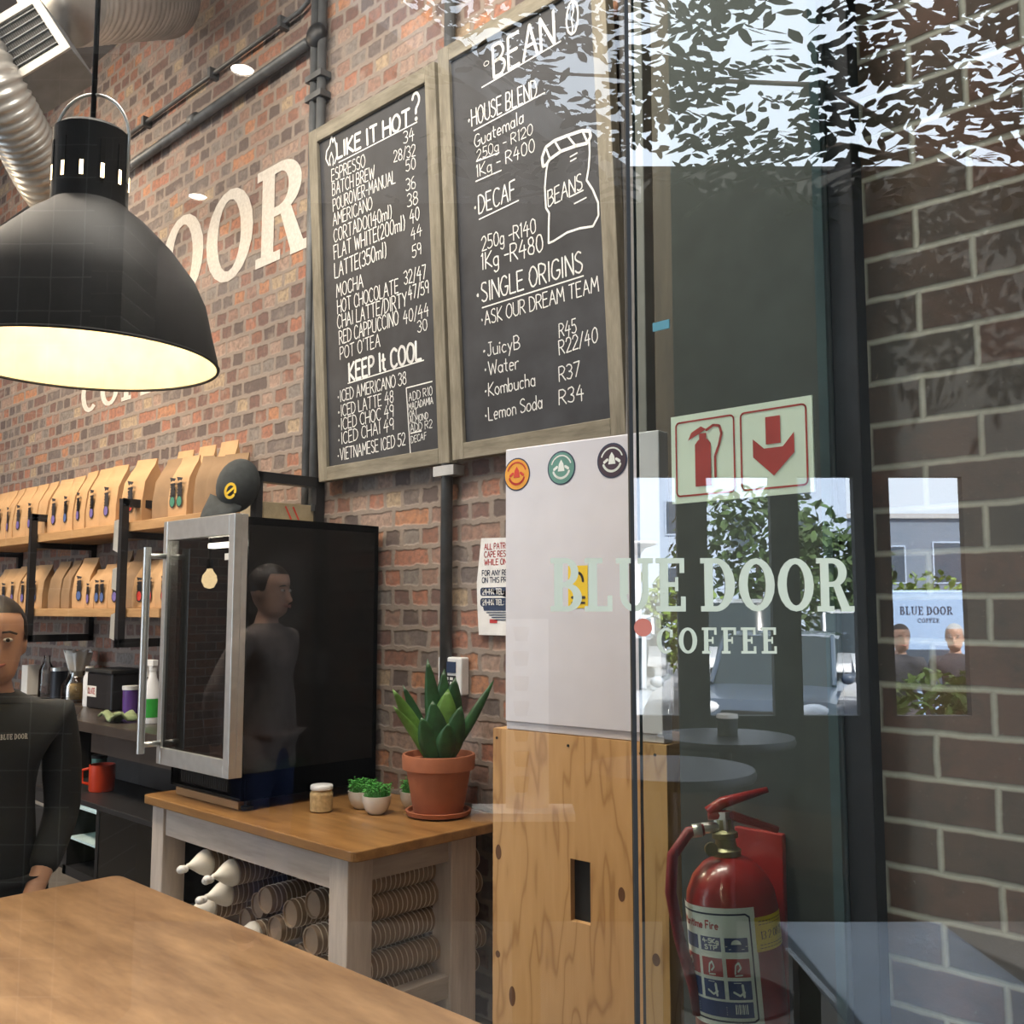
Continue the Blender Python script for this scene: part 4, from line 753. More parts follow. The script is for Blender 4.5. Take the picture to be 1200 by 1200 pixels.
b = MB(); text_line(b, '4.5Kg', .43, .70, .61, .70, .036, .005, T); text_line(b, 'STP', .45, .645, .59, .645, .036, .005, T)
b.add([T(x, z) for x, z in arc(.785, .695, .05, .04, 0, 180, 10)], [tuple(range(11))]); stroke(b, [(.68, .678), (.89, .678)], .003, T); stroke(b, [(.71, .655), (.86, .655)], .003, T)
for u in (.20, .51, .78): stroke(b, [(u-.03, .45), (u-.02, .52), (u+.01, .545), (u+.03, .50), (u+.0, .47)], .008, T); stroke(b, [(u-.03, .435), (u+.04, .44)], .006, T)
for u in (.20, .51, .78): stroke(b, [(u-.06, .30), (u, .27), (u+.05, .30)], .009, T); stroke(b, [(u+.03, .36), (u+.04, .26)], .012, T); stroke(b, [(u-.05, .375), (u+.02, .375)], .003, T)
for k in range(7): stroke(b, [(.73+.018*k, .12), (.73+.018*k, .195)], .003 if k % 2 else .006, T)
for v in (.11, .13, .15, .17): stroke(b, [(.3, v), (.64, v)], .0022, T)
b.build('white_print', m_['label_white'], lb_)
yl = MB(); n = 16; yl.grid([[ang(-31+62*k/n, R_+.0009, .325) for k in range(n+1)], [ang(-31+62*k/n, R_+.0009, .388) for k in range(n+1)]]); yl = yl.build('service_label', m_['label_yellow'], t)
b = MB(); T = lambda a, z: ang(a, R_+.0014, z)
for z, hw in ((.380, .0008), (.374, .0006), (.337, .0006), (.331, .0006)):
    for k in range(9): stroke(b, [(-26+5.4*k, z), (-26+5.4*k+3.6, z)], hw, lambda a, z_: ang(a, R_+.0014, z_))
def TT(u, v): return ang(-26+u*50, R_+.0014, .347+v*.016)
text_line(b, '13 2 08 23', .05, 0, .95, .1, .9, .012, TT); b.build('print', m_['ink'], yl)
# ---------------------------------------------------------------- foreground table
t = thing('wooden_table', 'large brown wooden table in the foreground under the hanging lamp', 'table', (0, 0, 0))
MB().slab(rounded(-2.275, -2.235, -.985, -1.632, .025), .862, .90).build('table_top', m_['table_top'], t, bevel=.005)
for x in (-2.2, -1.12):
    for y in (-2.17, -1.72): MB().box((x, y, 0), (x+.07, y+.07, .862)).build('leg', m_['bench_grey'], t, bevel=.004)
# ---------------------------------------------------------------- hanging dome lamp
def pendant(loc, top, label, power):
    t = thing('pendant_lamp', label, 'lamp', loc, 0, 'black dome pendant lamps')
    k = 2.19/1176
    outer = [(161, 0), (159, 12), (153, 36), (143, 80), (130, 108), (103, 144), (70, 178), (52, 192), (46, 198), (45, 205), (45, 292), (40, 297), (0, 298)]
    MB().lathe([(r*k, z*k) for r, z in outer], 64, cap0=False).build('shade', m_['shade_black'], t, smooth=True, auto=35)
    inner = [(160, 0.5), (151, 36), (140, 80), (127, 107), (100, 142), (67, 175), (44, 190), (0, 190)]
    MB().lathe([(r*k, z*k) for r, z in inner], 64, cap0=False).build('shade_lining', m_['cream'], t, smooth=True)
    MB().lathe([(161*k, 0), (162*k, .004), (160*k, .008), (158*k, .002), (161*k, 0)], 64, cap0=False, cap1=False).build('rim', m_['shade_black'], t, smooth=True)
    for a in range(12):
        q = math.radians(a*30+YAW*57.3-80)
        T = Matrix.Translation((45.3*k*math.cos(q), 45.3*k*math.sin(q), 0)) @ Matrix.Rotation(q, 4, 'Z')
        b = MB(); b.slab(rounded(-.001, -.006, .001, .006, .0009, 2), 222*k, 272*k, T); b.build('vent_slot', m_['rubber'], t)
        b = MB(); b.box((-.0005, -.004, 222*k), (.0015, .004, 240*k), T); b.build('vent_glow', m_['bulb_glow'], t)
    hp = [(math.cos(math.radians(a))*46*k, 0, 200*k+math.sin(math.radians(a))*0) for a in (180,)]
    pts = [(-46*k, 0, 230*k), (-46*k, 0, 290*k)]+[(46*k*math.cos(math.radians(a)), 0, 290*k+56*k*math.sin(math.radians(a))) for a in range(170, 0, -10)]+[(46*k, 0, 290*k), (46*k, 0, 230*k)]
    MB().tube([RX*p[0]+Vector((0, 0, p[2])) for p in pts], .004, 8).build('handle_loop', m_['steel'], t, smooth=True)
    MB().tube([(0, 0, 297*k), (0, 0, top-loc[2])], .0065, 8).build('cord', m_['black_metal'], t, smooth=True)
    MB().lathe([(.0, .10), (.03, .11), (.045, .145), (.04, .18), (.018, .215), (.016, .25), (0, .25)], 20).build('bulb', m_['bulb_glow'], t, smooth=True)
    l = lamp('bulb_light', 'POINT', (0, 0, .06), power, (1, .82, .58), shadow_soft_size=.045); l.parent = t
    return t
pendant((-2.262, -1.769, 2.061), 5.2, 'black dome pendant lamp with lit cream inside hanging over the wooden table', 6)
# bare bulb hanging in the room (seen mirrored in the fridge door)
t = thing('bare_bulb_pendant', 'bare filament bulb on a cord in the room left of the shelves', 'lamp', (-5.9, -2.02, 1.69))
MB().lathe([(0, -.055), (.03, -.045), (.05, -.005), (.045, .03), (.022, .062), (.018, .075), (0, .075)], 20).build('bulb', m_['bulb_glow'], t, smooth=True)
MB().lathe([(.019, .075), (.021, .078), (.021, .13), (.006, .14), (.004, 3.5)], 16).build('socket', m_['black_metal'], t, smooth=True)

# ---------------------------------------------------------------- bar counter and what stands on it
t = thing('bar_counter', 'dark worktop counter along the wall left of the fridge', 'counter', (0, 0, 0))
MB().slab([(-7.9, -.02), (-7.9, -.25), (-5.75, -.25), (-5.12, -.56), (-4.0, -.56), (-4.0, -.02)], .90, .95).build('worktop', m_['counter_dark'], t, bevel=.004)
MB().slab([(-5.0, -.52), (-4.0, -.52), (-4.0, -.48), (-5.0, -.48)], .80, .90).build('apron', m_['counter_dark'], t)
MB().box((-7.9, -.2, 0), (-6.0, -.02, .90)).build('base', M('counter_base', (.02, .018, .017), .6), t); MB().box((-6.0, -.022, 0), (-4.0, -.004, .90)).build('counter_shade', m_['counter_base'], t)  # dark sheet added at the back for the shade under the counter
def lathe_thing(name, label, cat, loc, parts, group=None):
    t = thing(name, label, cat, loc, 0, group)
    for nm, prof, mt in parts: MB().lathe(prof, 24).build(nm, m_[mt], t, smooth=True, auto=50)
    return t
t = lathe_thing('glass_jar', 'glass carafe with a crumpled white filter top on the dark counter', 'jar', (-6.10, -.14, .951), [('jar', [(.0, 0), (.085, 0), (.09, .02), (.088, .10), (.055, .15), (.045, .17), (.05, .185), (.047, .185), (.042, .168), (.08, .10), (.08, .02), (0, .015)], 'jar_glass')])
b = MB(); rows = []
for z, r in ((.02, .074), (.09, .074), (.11, .055)): rows.append([(r*math.cos(2*PI*q/20), r*math.sin(2*PI*q/20), z) for q in range(20)])
b.grid(rows, closed=True); b.add(rows[-1], [tuple(range(20))]); b.build('contents', m_['spice'], t, smooth=True)
b = MB(); rows = []
for z, r in ((.15, .035), (.20, .045), (.26, .065), (.30, .075)): rows.append([((r+.016*(z > .19)*math.sin(q*2.4))*math.cos(2*PI*q/24), (r+.016*(z > .19)*math.sin(q*2.4))*math.sin(2*PI*q/24), z+.012*math.sin(q*1.7)*(z > .25)) for q in range(24)])
b.grid(rows, closed=True); o = b.build('paper_filter', m_['paper'], t, smooth=True); o.modifiers.new('s', 'SOLIDIFY').thickness = .004
t = thing('juice_carton', 'yellow carton beside the glass carafe on the dark counter', 'carton', (-5.93, -.12, .951))
MB().box((-.035, -.035, 0), (.035, .035, .125)).build('carton', m_['amber'], t, bevel=.003); MB().box((-.036, -.036, .045), (.036, .036, .07)).build('label', m_['label_yellow'], t)
lathe_thing('milk_bottle', 'tall white bottle on the counter left of the black tub', 'bottle', (-5.79, -.20, .951), [('bottle', [(0, 0), (.032, 0), (.034, .01), (.034, .16), (.022, .19), (0, .19)], 'plastic_white'), ('cap', [(.024, .19), (.024, .225), (0, .225)], 'paper')])
t = thing('storage_tub', 'black lidded tub with a small white label on the counter', 'tub', (-5.55, -.16, .951))
MB().box((-.16, -.09, 0), (.16, .10, .20)).build('tub', m_['black_metal'], t, bevel=.01); MB().box((-.168, -.098, .20), (.168, .108, .22)).build('lid', m_['rubber'], t, bevel=.004)
MB().box((-.15, -.0925, .065), (-.03, -.0905, .125)).build('label', m_['paper'], t); b = MB(); text_line(b, 'OLATE', -.135, .082, -.045, .082, .03, .003, lambda x, z: (x, -.0932, z)); b.build('label_print', m_['label_red'], t)
lathe_thing('purple_tin', 'purple tub with a white lid on the dark counter', 'tub', (-5.22, -.22, .951), [('tin', [(0, 0), (.038, 0), (.041, .01), (.043, .125), (0, .125)], 'tin_purple'), ('lid', [(.046, .125), (.046, .145), (0, .147)], 'plastic_white')])
t = lathe_thing('spray_bottle', 'pale spray bottle with green label behind the fridge handle', 'bottle', (-4.70, -.36, .951), [('bottle', [(0, 0), (.042, 0), (.045, .01), (.045, .15), (.02, .22), (.016, .25), (0, .25)], 'plastic_white'), ('label', [(.0462, .03), (.0462, .12)], 'spray_green'), ('trigger', [(.018, .25), (.02, .28), (0, .29)], 'plastic_white')])
b = MB(); b.box((-.06, -.014, .275), (.025, .014, .305)); b.box((-.055, -.008, .22), (-.045, .008, .28)); b.build('nozzle', m_['plastic_white'], t, bevel=.003)
b = MB(); b.grid([[(-.09+.03*i, -.06+.03*j, .012+.018*math.sin(i*1.3+j*.8)+.012*math.sin(j*2.1)) for i in range(7)] for j in range(5)])
o = b.build('folded_cloth', m_['cloth_green'], loc=(-4.88, -.44, .957), smooth=True); o.modifiers.new('s', 'SOLIDIFY').thickness = .012; tag(o, 'crumpled pale green cloth at the front edge of the dark counter', 'cloth')
lathe_thing('steel_canister', 'small steel canister at the back of the counter beside the carafe', 'canister', (-6.42, -.12, .951), [('canister', [(0, 0), (.05, 0), (.05, .17), (0, .17)], 'dark_steel'), ('lid', [(.052, .17), (.052, .19), (0, .19)], 'steel')])
t = thing('paper_carton', 'plain white carton on the back counter behind the barista', 'carton', (-6.85, -.13, .951)); MB().box((-.05, -.04, 0), (.05, .04, .19)).build('carton', m_['paper'], t, bevel=.003)
lathe_thing('water_bottle', 'clear bottle on the back counter between the canister and white carton', 'bottle', (-6.62, -.12, .951), [('bottle', [(0, 0), (.045, 0), (.047, .01), (.045, .17), (.02, .22), (.018, .26), (0, .26)], 'jar_glass')])
# trolley and small fridge under the counter
t = thing('side_trolley', 'low black trolley with a top shelf under the dark counter', 'trolley', (0, 0, 0))
MB().box((-5.45, -.62, .575), (-4.12, -.26, .60)).build('top_shelf', m_['black_metal'], t, bevel=.003)
MB().tube([(-5.45, -.62, .52), (-5.1, -.64, .52), (-5.1, -.64, .60)], .008).build('rail', m_['steel'], t, smooth=True)
for x in (-5.40, -4.2):
    for y in (-.58, -.30): MB().box((x, y, 0), (x+.03, y+.03, .575)).build('leg', m_['black_metal'], t)
MB().box((-4.80, -.55, .22), (-4.15, -.28, .57)).build('drawer_box', m_['fridge_black'], t)
t = thing('enamel_mug', 'bright red mug on the black trolley under the counter', 'mug', (-5.02, -.45, .601))
MB().lathe([(0, 0), (.058, 0), (.062, .01), (.062, .13), (.057, .13), (.055, .02), (0, .015)], 28).build('cup', m_['mug_red'], t, smooth=True, auto=50)
MB().tube([(-.058*RX.x, -.058*RX.y, .11), (-.10*RX.x, -.10*RX.y, .10), (-.10*RX.x, -.10*RX.y, .04), (-.058*RX.x, -.058*RX.y, .03)], .008).build('handle', m_['mug_red'], t, smooth=True)
lathe_thing('travel_cup', 'teal travel cup standing behind the red mug', 'cup', (-5.17, -.40, .601), [('cup', [(0, 0), (.032, 0), (.038, .14), (0, .14)], 'seal_teal'), ('lid', [(.04, .14), (.04, .155), (0, .16)], 'rubber')])
t = thing('undercounter_fridge', 'small glass-front fridge with pale lit shelves low under the counter', 'fridge', (-5.95, -.245, 0))
b = MB(); b.box((0, .20, 0), (.95, .22, .52)); b.box((0, 0, .46), (.95, .22, .52)); b.box((0, 0, 0), (.95, .22, .05)); b.box((0, 0, 0), (.05, .22, .5)); b.box((.42, 0, 0), (.55, .22, .5)); b.box((.90, 0, 0), (.95, .22, .5)); b.build('cabinet', m_['black_metal'], t)
M('fridge_inside', (.30, .30, .12), .5); M('fridge_shelf', (.55, .72, .75), .4)
MB().box((.05, .19, .05), (.9, .199, .46)).build('back_liner', m_['fridge_inside'], t)
for x0, x1, z in ((.05, .42, .20), (.05, .42, .38), (.55, .90, .08), (.55, .90, .26)): MB().box((x0, .01, z), (x1, .19, z+.012)).build('shelf', m_['fridge_shelf'], t)
MB().box((.06, .14, .445), (.89, .18, .455)).build('glow_strip', emit('fridge_lamp', (.8, .95, 1), 7), t)

# ---------------------------------------------------------------- people
def skinned(chains, sub=2):
    """chains: list of [(point, radius), ...]; first chain's first point is the root; chains join where points coincide"""
    me = bpy.data.meshes.new('tmp'); bm = bmesh.new(); idx = {}; rad = {}
    def key(p): return tuple(round(c, 4) for c in p)
    for ch in chains:
        prev = None
        for p, r in ch:
            k = key(p)
            if k not in idx: idx[k] = bm.verts.new(p); rad[k] = r
            if prev is not None and prev is not idx[k]:
                try: bm.edges.new((prev, idx[k]))
                except ValueError: pass
            prev = idx[k]
    bm.verts.index_update(); order = {v.index: k for k, v in idx.items()}
    bm.to_mesh(me); bm.free()
    o = bpy.data.objects.new('tmp', me); COL.objects.link(o)
    sm = o.modifiers.new('skin', 'SKIN'); sm.use_smooth_shade = True
    for i, d in enumerate(me.skin_vertices[0].data):
        r = rad[order[i]]; d.radius = r if isinstance(r, tuple) else (r, r); d.use_root = (i == 0)
    ss = o.modifiers.new('sub', 'SUBSURF'); ss.levels = sub; ss.render_levels = sub
    dg = bpy.context.evaluated_depsgraph_get(); out = bpy.data.meshes.new_from_object(o.evaluated_get(dg))
    bpy.data.objects.remove(o); bpy.data.meshes.remove(me); return out
def mesh_into(mb, me, T=None):
    mb.add([v.co for v in me.vertices], [tuple(p.vertices) for p in me.polygons], T)
def head_mesh(mb, c, s=1.0, T=None):
    """head looking along -y, centre c at eye level; modelled rings"""
    V = []; n = 28; rings = []
    prof = [(-.118, .030, .018, -.018), (-.112, .042, .030, -.022), (-.098, .054, .052, -.018), (-.075, .061, .070, -.008), (-.05, .066, .080, 0), (-.025, .069, .086, .004), (0, .072, .090, .006), (.025, .075, .095, .008), (.055, .075, .096, .010), (.08, .066, .086, .012), (.10, .046, .062, .012), (.112, .02, .028, .012), (.115, .004, .004, .012)]
    for z, rx, ry, oy in prof:
        row = []
        for k in range(n):
            a = 2*PI*k/n; x = rx*math.sin(a); y = oy-ry*math.cos(a); f = max(0, math.cos(a))
            side = math.sin(a)
            if f > 0:
                if -.06 < z < .0 and abs(side) < .2: y -= .012*(1-abs(z+.038)/.045) if z > -.06 else 0      # nose ridge
                if abs(z) < .012 and .25 < abs(side) < .62: y += .010                                        # eye sockets
                if -.085 < z < -.06 and abs(side) < .35: y -= .004                                           # lips
            row.append((c[0]+x*s, c[1]+y*s, c[2]+z*s))
        rings.append(row)
    mb.grid(rings, T, closed=True); mb.add(rings[0], [tuple(range(n))], T)
    nose = [(-.030, .016, -.098), (-.038, .017, -.108), (-.045, .012, -.104)]
    mb.ball((c[0], c[1]-.094*s, c[2]-.040*s), (.014*s, .016*s, .013*s), 10, 8, T); mb.ball((c[0], c[1]-.088*s, c[2]-.022*s), (.010*s, .012*s, .022*s), 10, 8, T)
    for sx in (-1, 1): mb.ball((c[0]+sx*.073*s, c[1]+.015*s, c[2]-.012*s), (.010*s, .018*s, .030*s), 10, 8, T)
def hand_chains(wrist, d, palm_n, s=1.0):
    """five-fingered slightly curled hand; d = direction of the fingers, palm_n = palm normal"""
    w_, d, pn = Vector(wrist), Vector(d).normalized(), Vector(palm_n).normalized(); sd = d.cross(pn).normalized(); out = []
    kn = w_+d*.085*s
    out.append([(tuple(w_), .024*s), (tuple(w_+d*.05*s), (.034*s))])
    for i, (off, L) in enumerate(((-.030, .068), (-.010, .078), (.011, .072), (.031, .056))):
        b = w_+d*.05*s+sd*off*.55*s; k1 = kn+sd*off*s
        out.append([(tuple(w_+d*.05*s), .034*s), (tuple(k1), .0098*s), (tuple(k1+(d*.9+pn*.25).normalized()*L*.45*s), .0088*s), (tuple(k1+(d*.9+pn*.25).normalized()*L*.45*s+(d*.6+pn*.6).normalized()*L*.33*s), .0080*s), (tuple(k1+(d*.9+pn*.25).normalized()*L*.45*s+(d*.6+pn*.6).normalized()*L*.33*s+(d*.35+pn*.8).normalized()*L*.25*s), .0068*s)])
    tb = w_+d*.05*s
    out.append([(tuple(tb), .034*s), (tuple(w_+d*.045*s-sd*.035*s+pn*.012*s), .013*s), (tuple(w_+d*.078*s-sd*.050*s+pn*.022*s), .0105*s), (tuple(w_+d*.105*s-sd*.048*s+pn*.03*s), .0085*s)])
    return out
def person(loc, yaw, H, label, shirt, legs, arms, hair, head_yaw=0, hands=True, hair_len=.0, group=None, text=None, sub=2):
    """arms: two (elbow, hand) positions in metres for a 1.7 m figure, x = own left(+)/right(-)... figure faces -y"""
    k = H/1.70
    t = thing('person', label, 'person', loc, yaw, group)
    P = lambda x, y, z: (x*k, y*k, z*k)
    sh, hip = .175, .095
    body = [[(P(0, 0, .95), 0.09*k), (P(0, 0, 1.12), 0.085*k), (P(0, 0, 1.30), 0.09*k), (P(0, .0, 1.40), 0.072*k), (P(0, .0, 1.46), .050*k), (P(0, -.012, 1.53), .047*k)]]
    for sx in (-1, 1):
        body.append([(P(0, 0, .95), 0.09*k), (P(sx*hip*.9, 0, .84), .075*k), (P(sx*hip*1.05, -.01, .49), .055*k), (P(sx*hip*1.1, .01, .10), .038*k), (P(sx*hip*1.15, -.02, .035), .036*k), (P(sx*hip*1.3, -.15, .028), .03*k)])
    for sx, (el, ha) in zip((-1, 1), arms):
        e, h = Vector(P(*el)), Vector(P(*ha))
        body.append([(P(0, 0, 1.30), 0.09*k), (P(sx*sh, 0, 1.36), .052*k), (tuple(e), .040*k), (tuple(h), .026*k)])
        if hands: body += hand_chains(tuple(h), h-e, (-sx*.6, -.3, .2), k)
    bm_ = MB(); mesh_into(bm_, skinned(body, sub))
    Th = Matrix.Translation(P(0, -.02, 1.585)) @ Matrix.Rotation(head_yaw, 4, 'Z')
    head_mesh(bm_, (0, 0, 0), k, Th)
    o = bm_.build('body', m_['skin'], t, smooth=True)
    rm = o.modifiers.new('fuse', 'REMESH'); rm.mode = 'VOXEL'; rm.voxel_size = .006*k; rm.use_smooth_shade = True
    # clothes as their own shells around the body
    sl = MB(); ch = [[(P(sx_*.075, 0, .82), .112*k), (P(sx_*.06, 0, .93), .118*k), (P(0, 0, 1.12), .12*k)] for sx_ in (-1, 1)][:0]+[[(P(0, 0, .86), 0.135*k), (P(0, 0, .95), 0.137*k), (P(0, 0, 1.12), 0.126*k), (P(0, 0, 1.30), 0.135*k), (P(0, 0, 1.41), 0.092*k), (P(0, 0, 1.455), 0.061*k)]]
    long_ = shirt != 'tee_black'
    for sx, (el, ha) in zip((-1, 1), arms):
        e, h = Vector(P(*el)), Vector(P(*ha)); s0 = Vector(P(sx*sh, 0, 1.365))
        if long_: ch.append([(P(0, 0, 1.30), 0.135*k), (tuple(s0), .066*k), (tuple(e), .056*k), (tuple(e.lerp(h, .93)), .042*k)])
        else: ch.append([(P(0, 0, 1.30), 0.135*k), (tuple(s0), .064*k), (tuple(s0.lerp(e, .95)), .052*k), (tuple(e.lerp(h, .72)), .042*k)])
    for sx_ in (-1, 1): ch.append([(P(0, 0, 1.12), .118*k), (P(sx_*.065, 0, .96), .118*k), (P(sx_*.080, 0, .82), .112*k), (P(sx_*.080, 0, .79), .112*k)])
    mesh_into(sl, skinned(ch, sub)); top = sl.build('shirt', m_[shirt], t, smooth=True)
    tr = MB(); ch = [[(P(0, 0, .97), 0.122*k), (P(0, 0, .90), 0.124*k)]]
    for sx in (-1, 1): ch.append([(P(0, 0, .90), 0.124*k), (P(sx*hip, 0, .80), .098*k), (P(sx*hip*1.05, -.008, .49), .072*k), (P(sx*hip*1.1, .01, .08), .06*k)])
    mesh_into(tr, skinned(ch, sub)); tr.build('trousers', m_[legs], t, smooth=True)
    for sx in (-1, 1):
        f = MB(); f.ball(P(sx*hip*1.22, -.06, .04), (.045*k, .13*k, .042*k), 14, 8); f.build('shoe', m_['rubber'], t, smooth=True)
    hr = MB(); n = 24; rows = []
    for i in range(9):
        ph = PI*.02+i/8*PI*.56; row = []
        for q in range(n):
            a = 2*PI*q/n; front = max(0, math.cos(a)); lim = min(ph, PI*(.30+.30*(1-front)))
            lim = ph if front < .35 else min(ph, PI*.33)
            row.append((.083*k*math.sin(lim)*math.sin(a), (.012-.104*math.sin(lim)*math.cos(a))*k, (.022+.102*math.cos(lim))*k))
        rows.append(row)
    hr.grid(rows, Th, closed=True)
    if hair_len:
        for q in range(n//2+3):
            a = PI*.42+q/(n//2+2)*PI*1.16; x, y = .082*k*math.sin(a), (.014-.10*math.cos(a))*k
            hr.tube([(x, y, .03*k), (x*1.08, y*1.05+.01*k, -.08*k), (x*1.0, y+.02*k, -hair_len*k)], [.02*k, .022*k, .012*k], 7, Th)
    hr.build('hair', m_[hair], t, smooth=True)
    for sx in (-1, 1):
        e = MB(); e.ball((sx*.031*k, -.079*k, .001*k), (.0125*k, .009*k, .0058*k), 10, 8, Th); e.build('eye', m_['eye_white'], t, smooth=True)
        e = MB(); e.ball((sx*.031*k, -.0868*k, .001*k), (.0055*k, .003*k, .0050*k), 10, 8, Th); e.build('iris', m_['hair_dark'], t, smooth=True)
        e = MB(); e.tube([(sx*.016*k, -.086*k, .021*k), (sx*.034*k, -.086*k, .023*k), (sx*.052*k, -.072*k, .017*k)], .0032*k, 6, Th); e.build('eyebrow', m_[hair], t, smooth=True)
    e = MB(); e.tube([(-.027*k, -.080*k, -.063*k), (-.010*k, -.093*k, -.070*k), (.010*k, -.093*k, -.070*k), (.027*k, -.080*k, -.063*k)], [.003*k, .006*k, .006*k, .003*k], 8, Th); e.build('mouth', m_['lips'], t, smooth=True)
    if text:
        yt = min(v.co.y for v in top.data.vertices if abs(v.co.z-1.33*k) < .04 and -.02 < v.co.x < .13)-.004
        b = MB(); Tt = lambda x, z: (x*k, yt, z*k); slab_text(b, text[0], text[1], text[2], 1.325, .014, Tt, .12); b.build('shirt_print', m_['paper'], top)
    return t
# people in the place: one barista inside, others on the terrace and street behind the viewpoint
person(cf(-1.285, 2.50, 0), YAW+.43, 1.53, 'barista in a black printed T-shirt and blue jeans standing at the left edge of frame', 'tee_black', 'denim', (((-.225, .02, 1.10), (-.20, -.10, .93)), ((.192, .03, 1.09), (.12, -.13, .91))), 'hair_dark', .06, hair_len=0, text=('BLUE DOOR', .030, .095, -.148))
M('hoodie_brown', (.15, .125, .115), .9, var=.2, scale=30); M('navy_jeans', (.022, .034, .085), .9); M('dark_coat', (.05, .05, .06), .9)
def ext_loc(px_R, Dv, z=0): return cf(px_R, 1.9-Dv, z)
person(ext_loc(-1.10, 4.5), YAW+PI-1.25, 1.70, 'man in brown hoodie and blue jeans on the terrace, mirrored in the dark fridge side', 'hoodie_brown', 'navy_jeans', (((-.255, .09, 1.12), (-.14, .15, .90)), ((.255, .09, 1.12), (.14, .15, .90))), 'hair_dark', 0, hair_len=.0)
person(ext_loc(3.47, 9.0, -.35), YAW+PI, 1.72, 'dark-haired person in a dark coat on the street', 'dark_coat', 'dark_coat', (((-.25, .02, 1.1), (-.22, -.06, .86)), ((.25, .02, 1.1), (.22, -.06, .86))), 'hair_dark', 0, hands=False, sub=1)
person(ext_loc(4.05, 9.2, -.35), YAW+PI+.5, 1.72, 'grey-haired person in a dark coat on the street', 'dark_coat', 'dark_coat', (((-.25, .02, 1.1), (-.22, -.06, .86)), ((.25, .02, 1.1), (.22, -.06, .86))), 'galv', 0, hands=False, sub=1)
# ---------------------------------------------------------------- terrace and street behind the viewpoint (seen as reflections in the front glass)
EL, ER = (0, -2.7, 0), (0, 0, YAW)                    # local x = right, y = ahead of the doorway viewpoint
M('paving', (.07, .07, .068), .9, var=.1, scale=3); M('asphalt', (.22, .22, .23), .9); M('stucco_dark', (.012, .015, .014), .7); M('stucco_grey', (.014, .014, .015), .8); M('canopy_grey', (.42, .42, .42), .8)
M('car_white', (.72, .74, .76), .3, coat=.6, var=.02); M('car_slate', (.045, .065, .10), .3, coat=.7, var=.03); M('car_silver', (.42, .46, .50), .3, coat=.6, var=.03); M('car_glass', (.02, .03, .035), .05); M('tyre', (.012, .012, .013), .8); M('lens', (.7, .72, .74), .15); M('plate', (.7, .7, .66), .5)
M('house_white', (.42, .50, .62), .8); M('house_blue', (.16, .20, .26), .7); M('window_dark', (.05, .07, .10), .2); M('hill_green', (.10, .17, .045), .95, var=.5, scale=.35); M('foliage_green', (.045, .085, .018), .7, var=.5, scale=3); M('foliage_lime', (.16, .24, .035), .7, var=.4, scale=5); M('foliage_dark', (.012, .020, .010), .7, var=.4, scale=4); M('bark', (.07, .055, .045), .9)
M('trailer_blue', (.34, .48, .70), .5, var=.03)
brick_pier('tile_dark', px=-2.3, pz=.04, W=.118, H=.128, a=(.016, .019, .022), b=(.012, .014, .017), mo=(.32, .34, .36), joint=.0022, stack=True); brick_pier('dark_facing', px=-1.5, pz=0, W=.22, H=.086, a=(.012, .011, .010), b=(.010, .009, .009), mo=(.10, .10, .10), joint=.003)
def ext(name, mb, mat, **k): return mb.build(name, m_[mat], loc=EL, rot=ER, kind='structure', **k)
Y = lambda Dv: 1.9-Dv
ext('ground_patio', MB().box((-7, Y(5.4), -.1), (7, .86, 0)), 'paving'); ext('ground', MB().box((-120, -130, -.6), (120, Y(5.4), -.35)), 'asphalt')
ext('ceiling_canopy', MB().slab([(-6.6, .85), (-2.18, .85), (.67, Y(5.0)), (-6.6, Y(5.0))], 3.6, 3.75), 'canopy_grey')
ext('wall_patio', MB().box((-6.6, Y(5.2), 0), (.60, Y(5.0), 3.6)), 'stucco_grey')
fw = MB(); fw.box((.60, Y(5.05), 2.17), (4.6, Y(5.0), 3.8)); fw.box((.60, Y(5.05), 0), (4.6, Y(5.0), .98))
for r0, r1 in ((.83, .98), (1.30, 1.44), (1.72, 1.90), (2.27, 4.6)): fw.box((r0, Y(5.05), .98), (r1, Y(5.0), 2.17))
ext('wall_street', fw, 'stucco_dark')
ext('wall_pillar', MB().box((-2.3, Y(4.0), 0), (-1.56, Y(3.6), 3.6)), 'tile_dark'); ext('wall_pillar', MB().box((-1.559, Y(3.95), 0), (-1.445, Y(3.6), 3.6)), 'dark_facing')
for R, Dv in ((-1.05, 3.7), (-1.6, 4.9), (-2.6, 4.4)):
    t = thing('downlight', f'small round recessed lamp in the terrace canopy, {dict([(-1.05, "the one mirrored above the pendant"), (-1.6, "nearest the street wall"), (-2.6, "farthest from the door")])[R]}', 'lamp', cf(R, Y(Dv), 3.6), YAW, 'terrace canopy downlights')
    sl_ = lamp('downlight_beam', 'SPOT', (0, 0, -.02), 380, (1, .9, .76), spot_size=1.9, spot_blend=.5, shadow_soft_size=.04); sl_.parent = t
    MB().lathe([(.065, 0), (.065, -.008), (.045, -.010), (.045, 0)], 24, cap0=False, cap1=False).build('ring', m_['white_metal'], t); MB().lathe([(.044, -.004), (0, -.004)], 24, cap0=False).build('lens', m_['downlight_glow'], t)
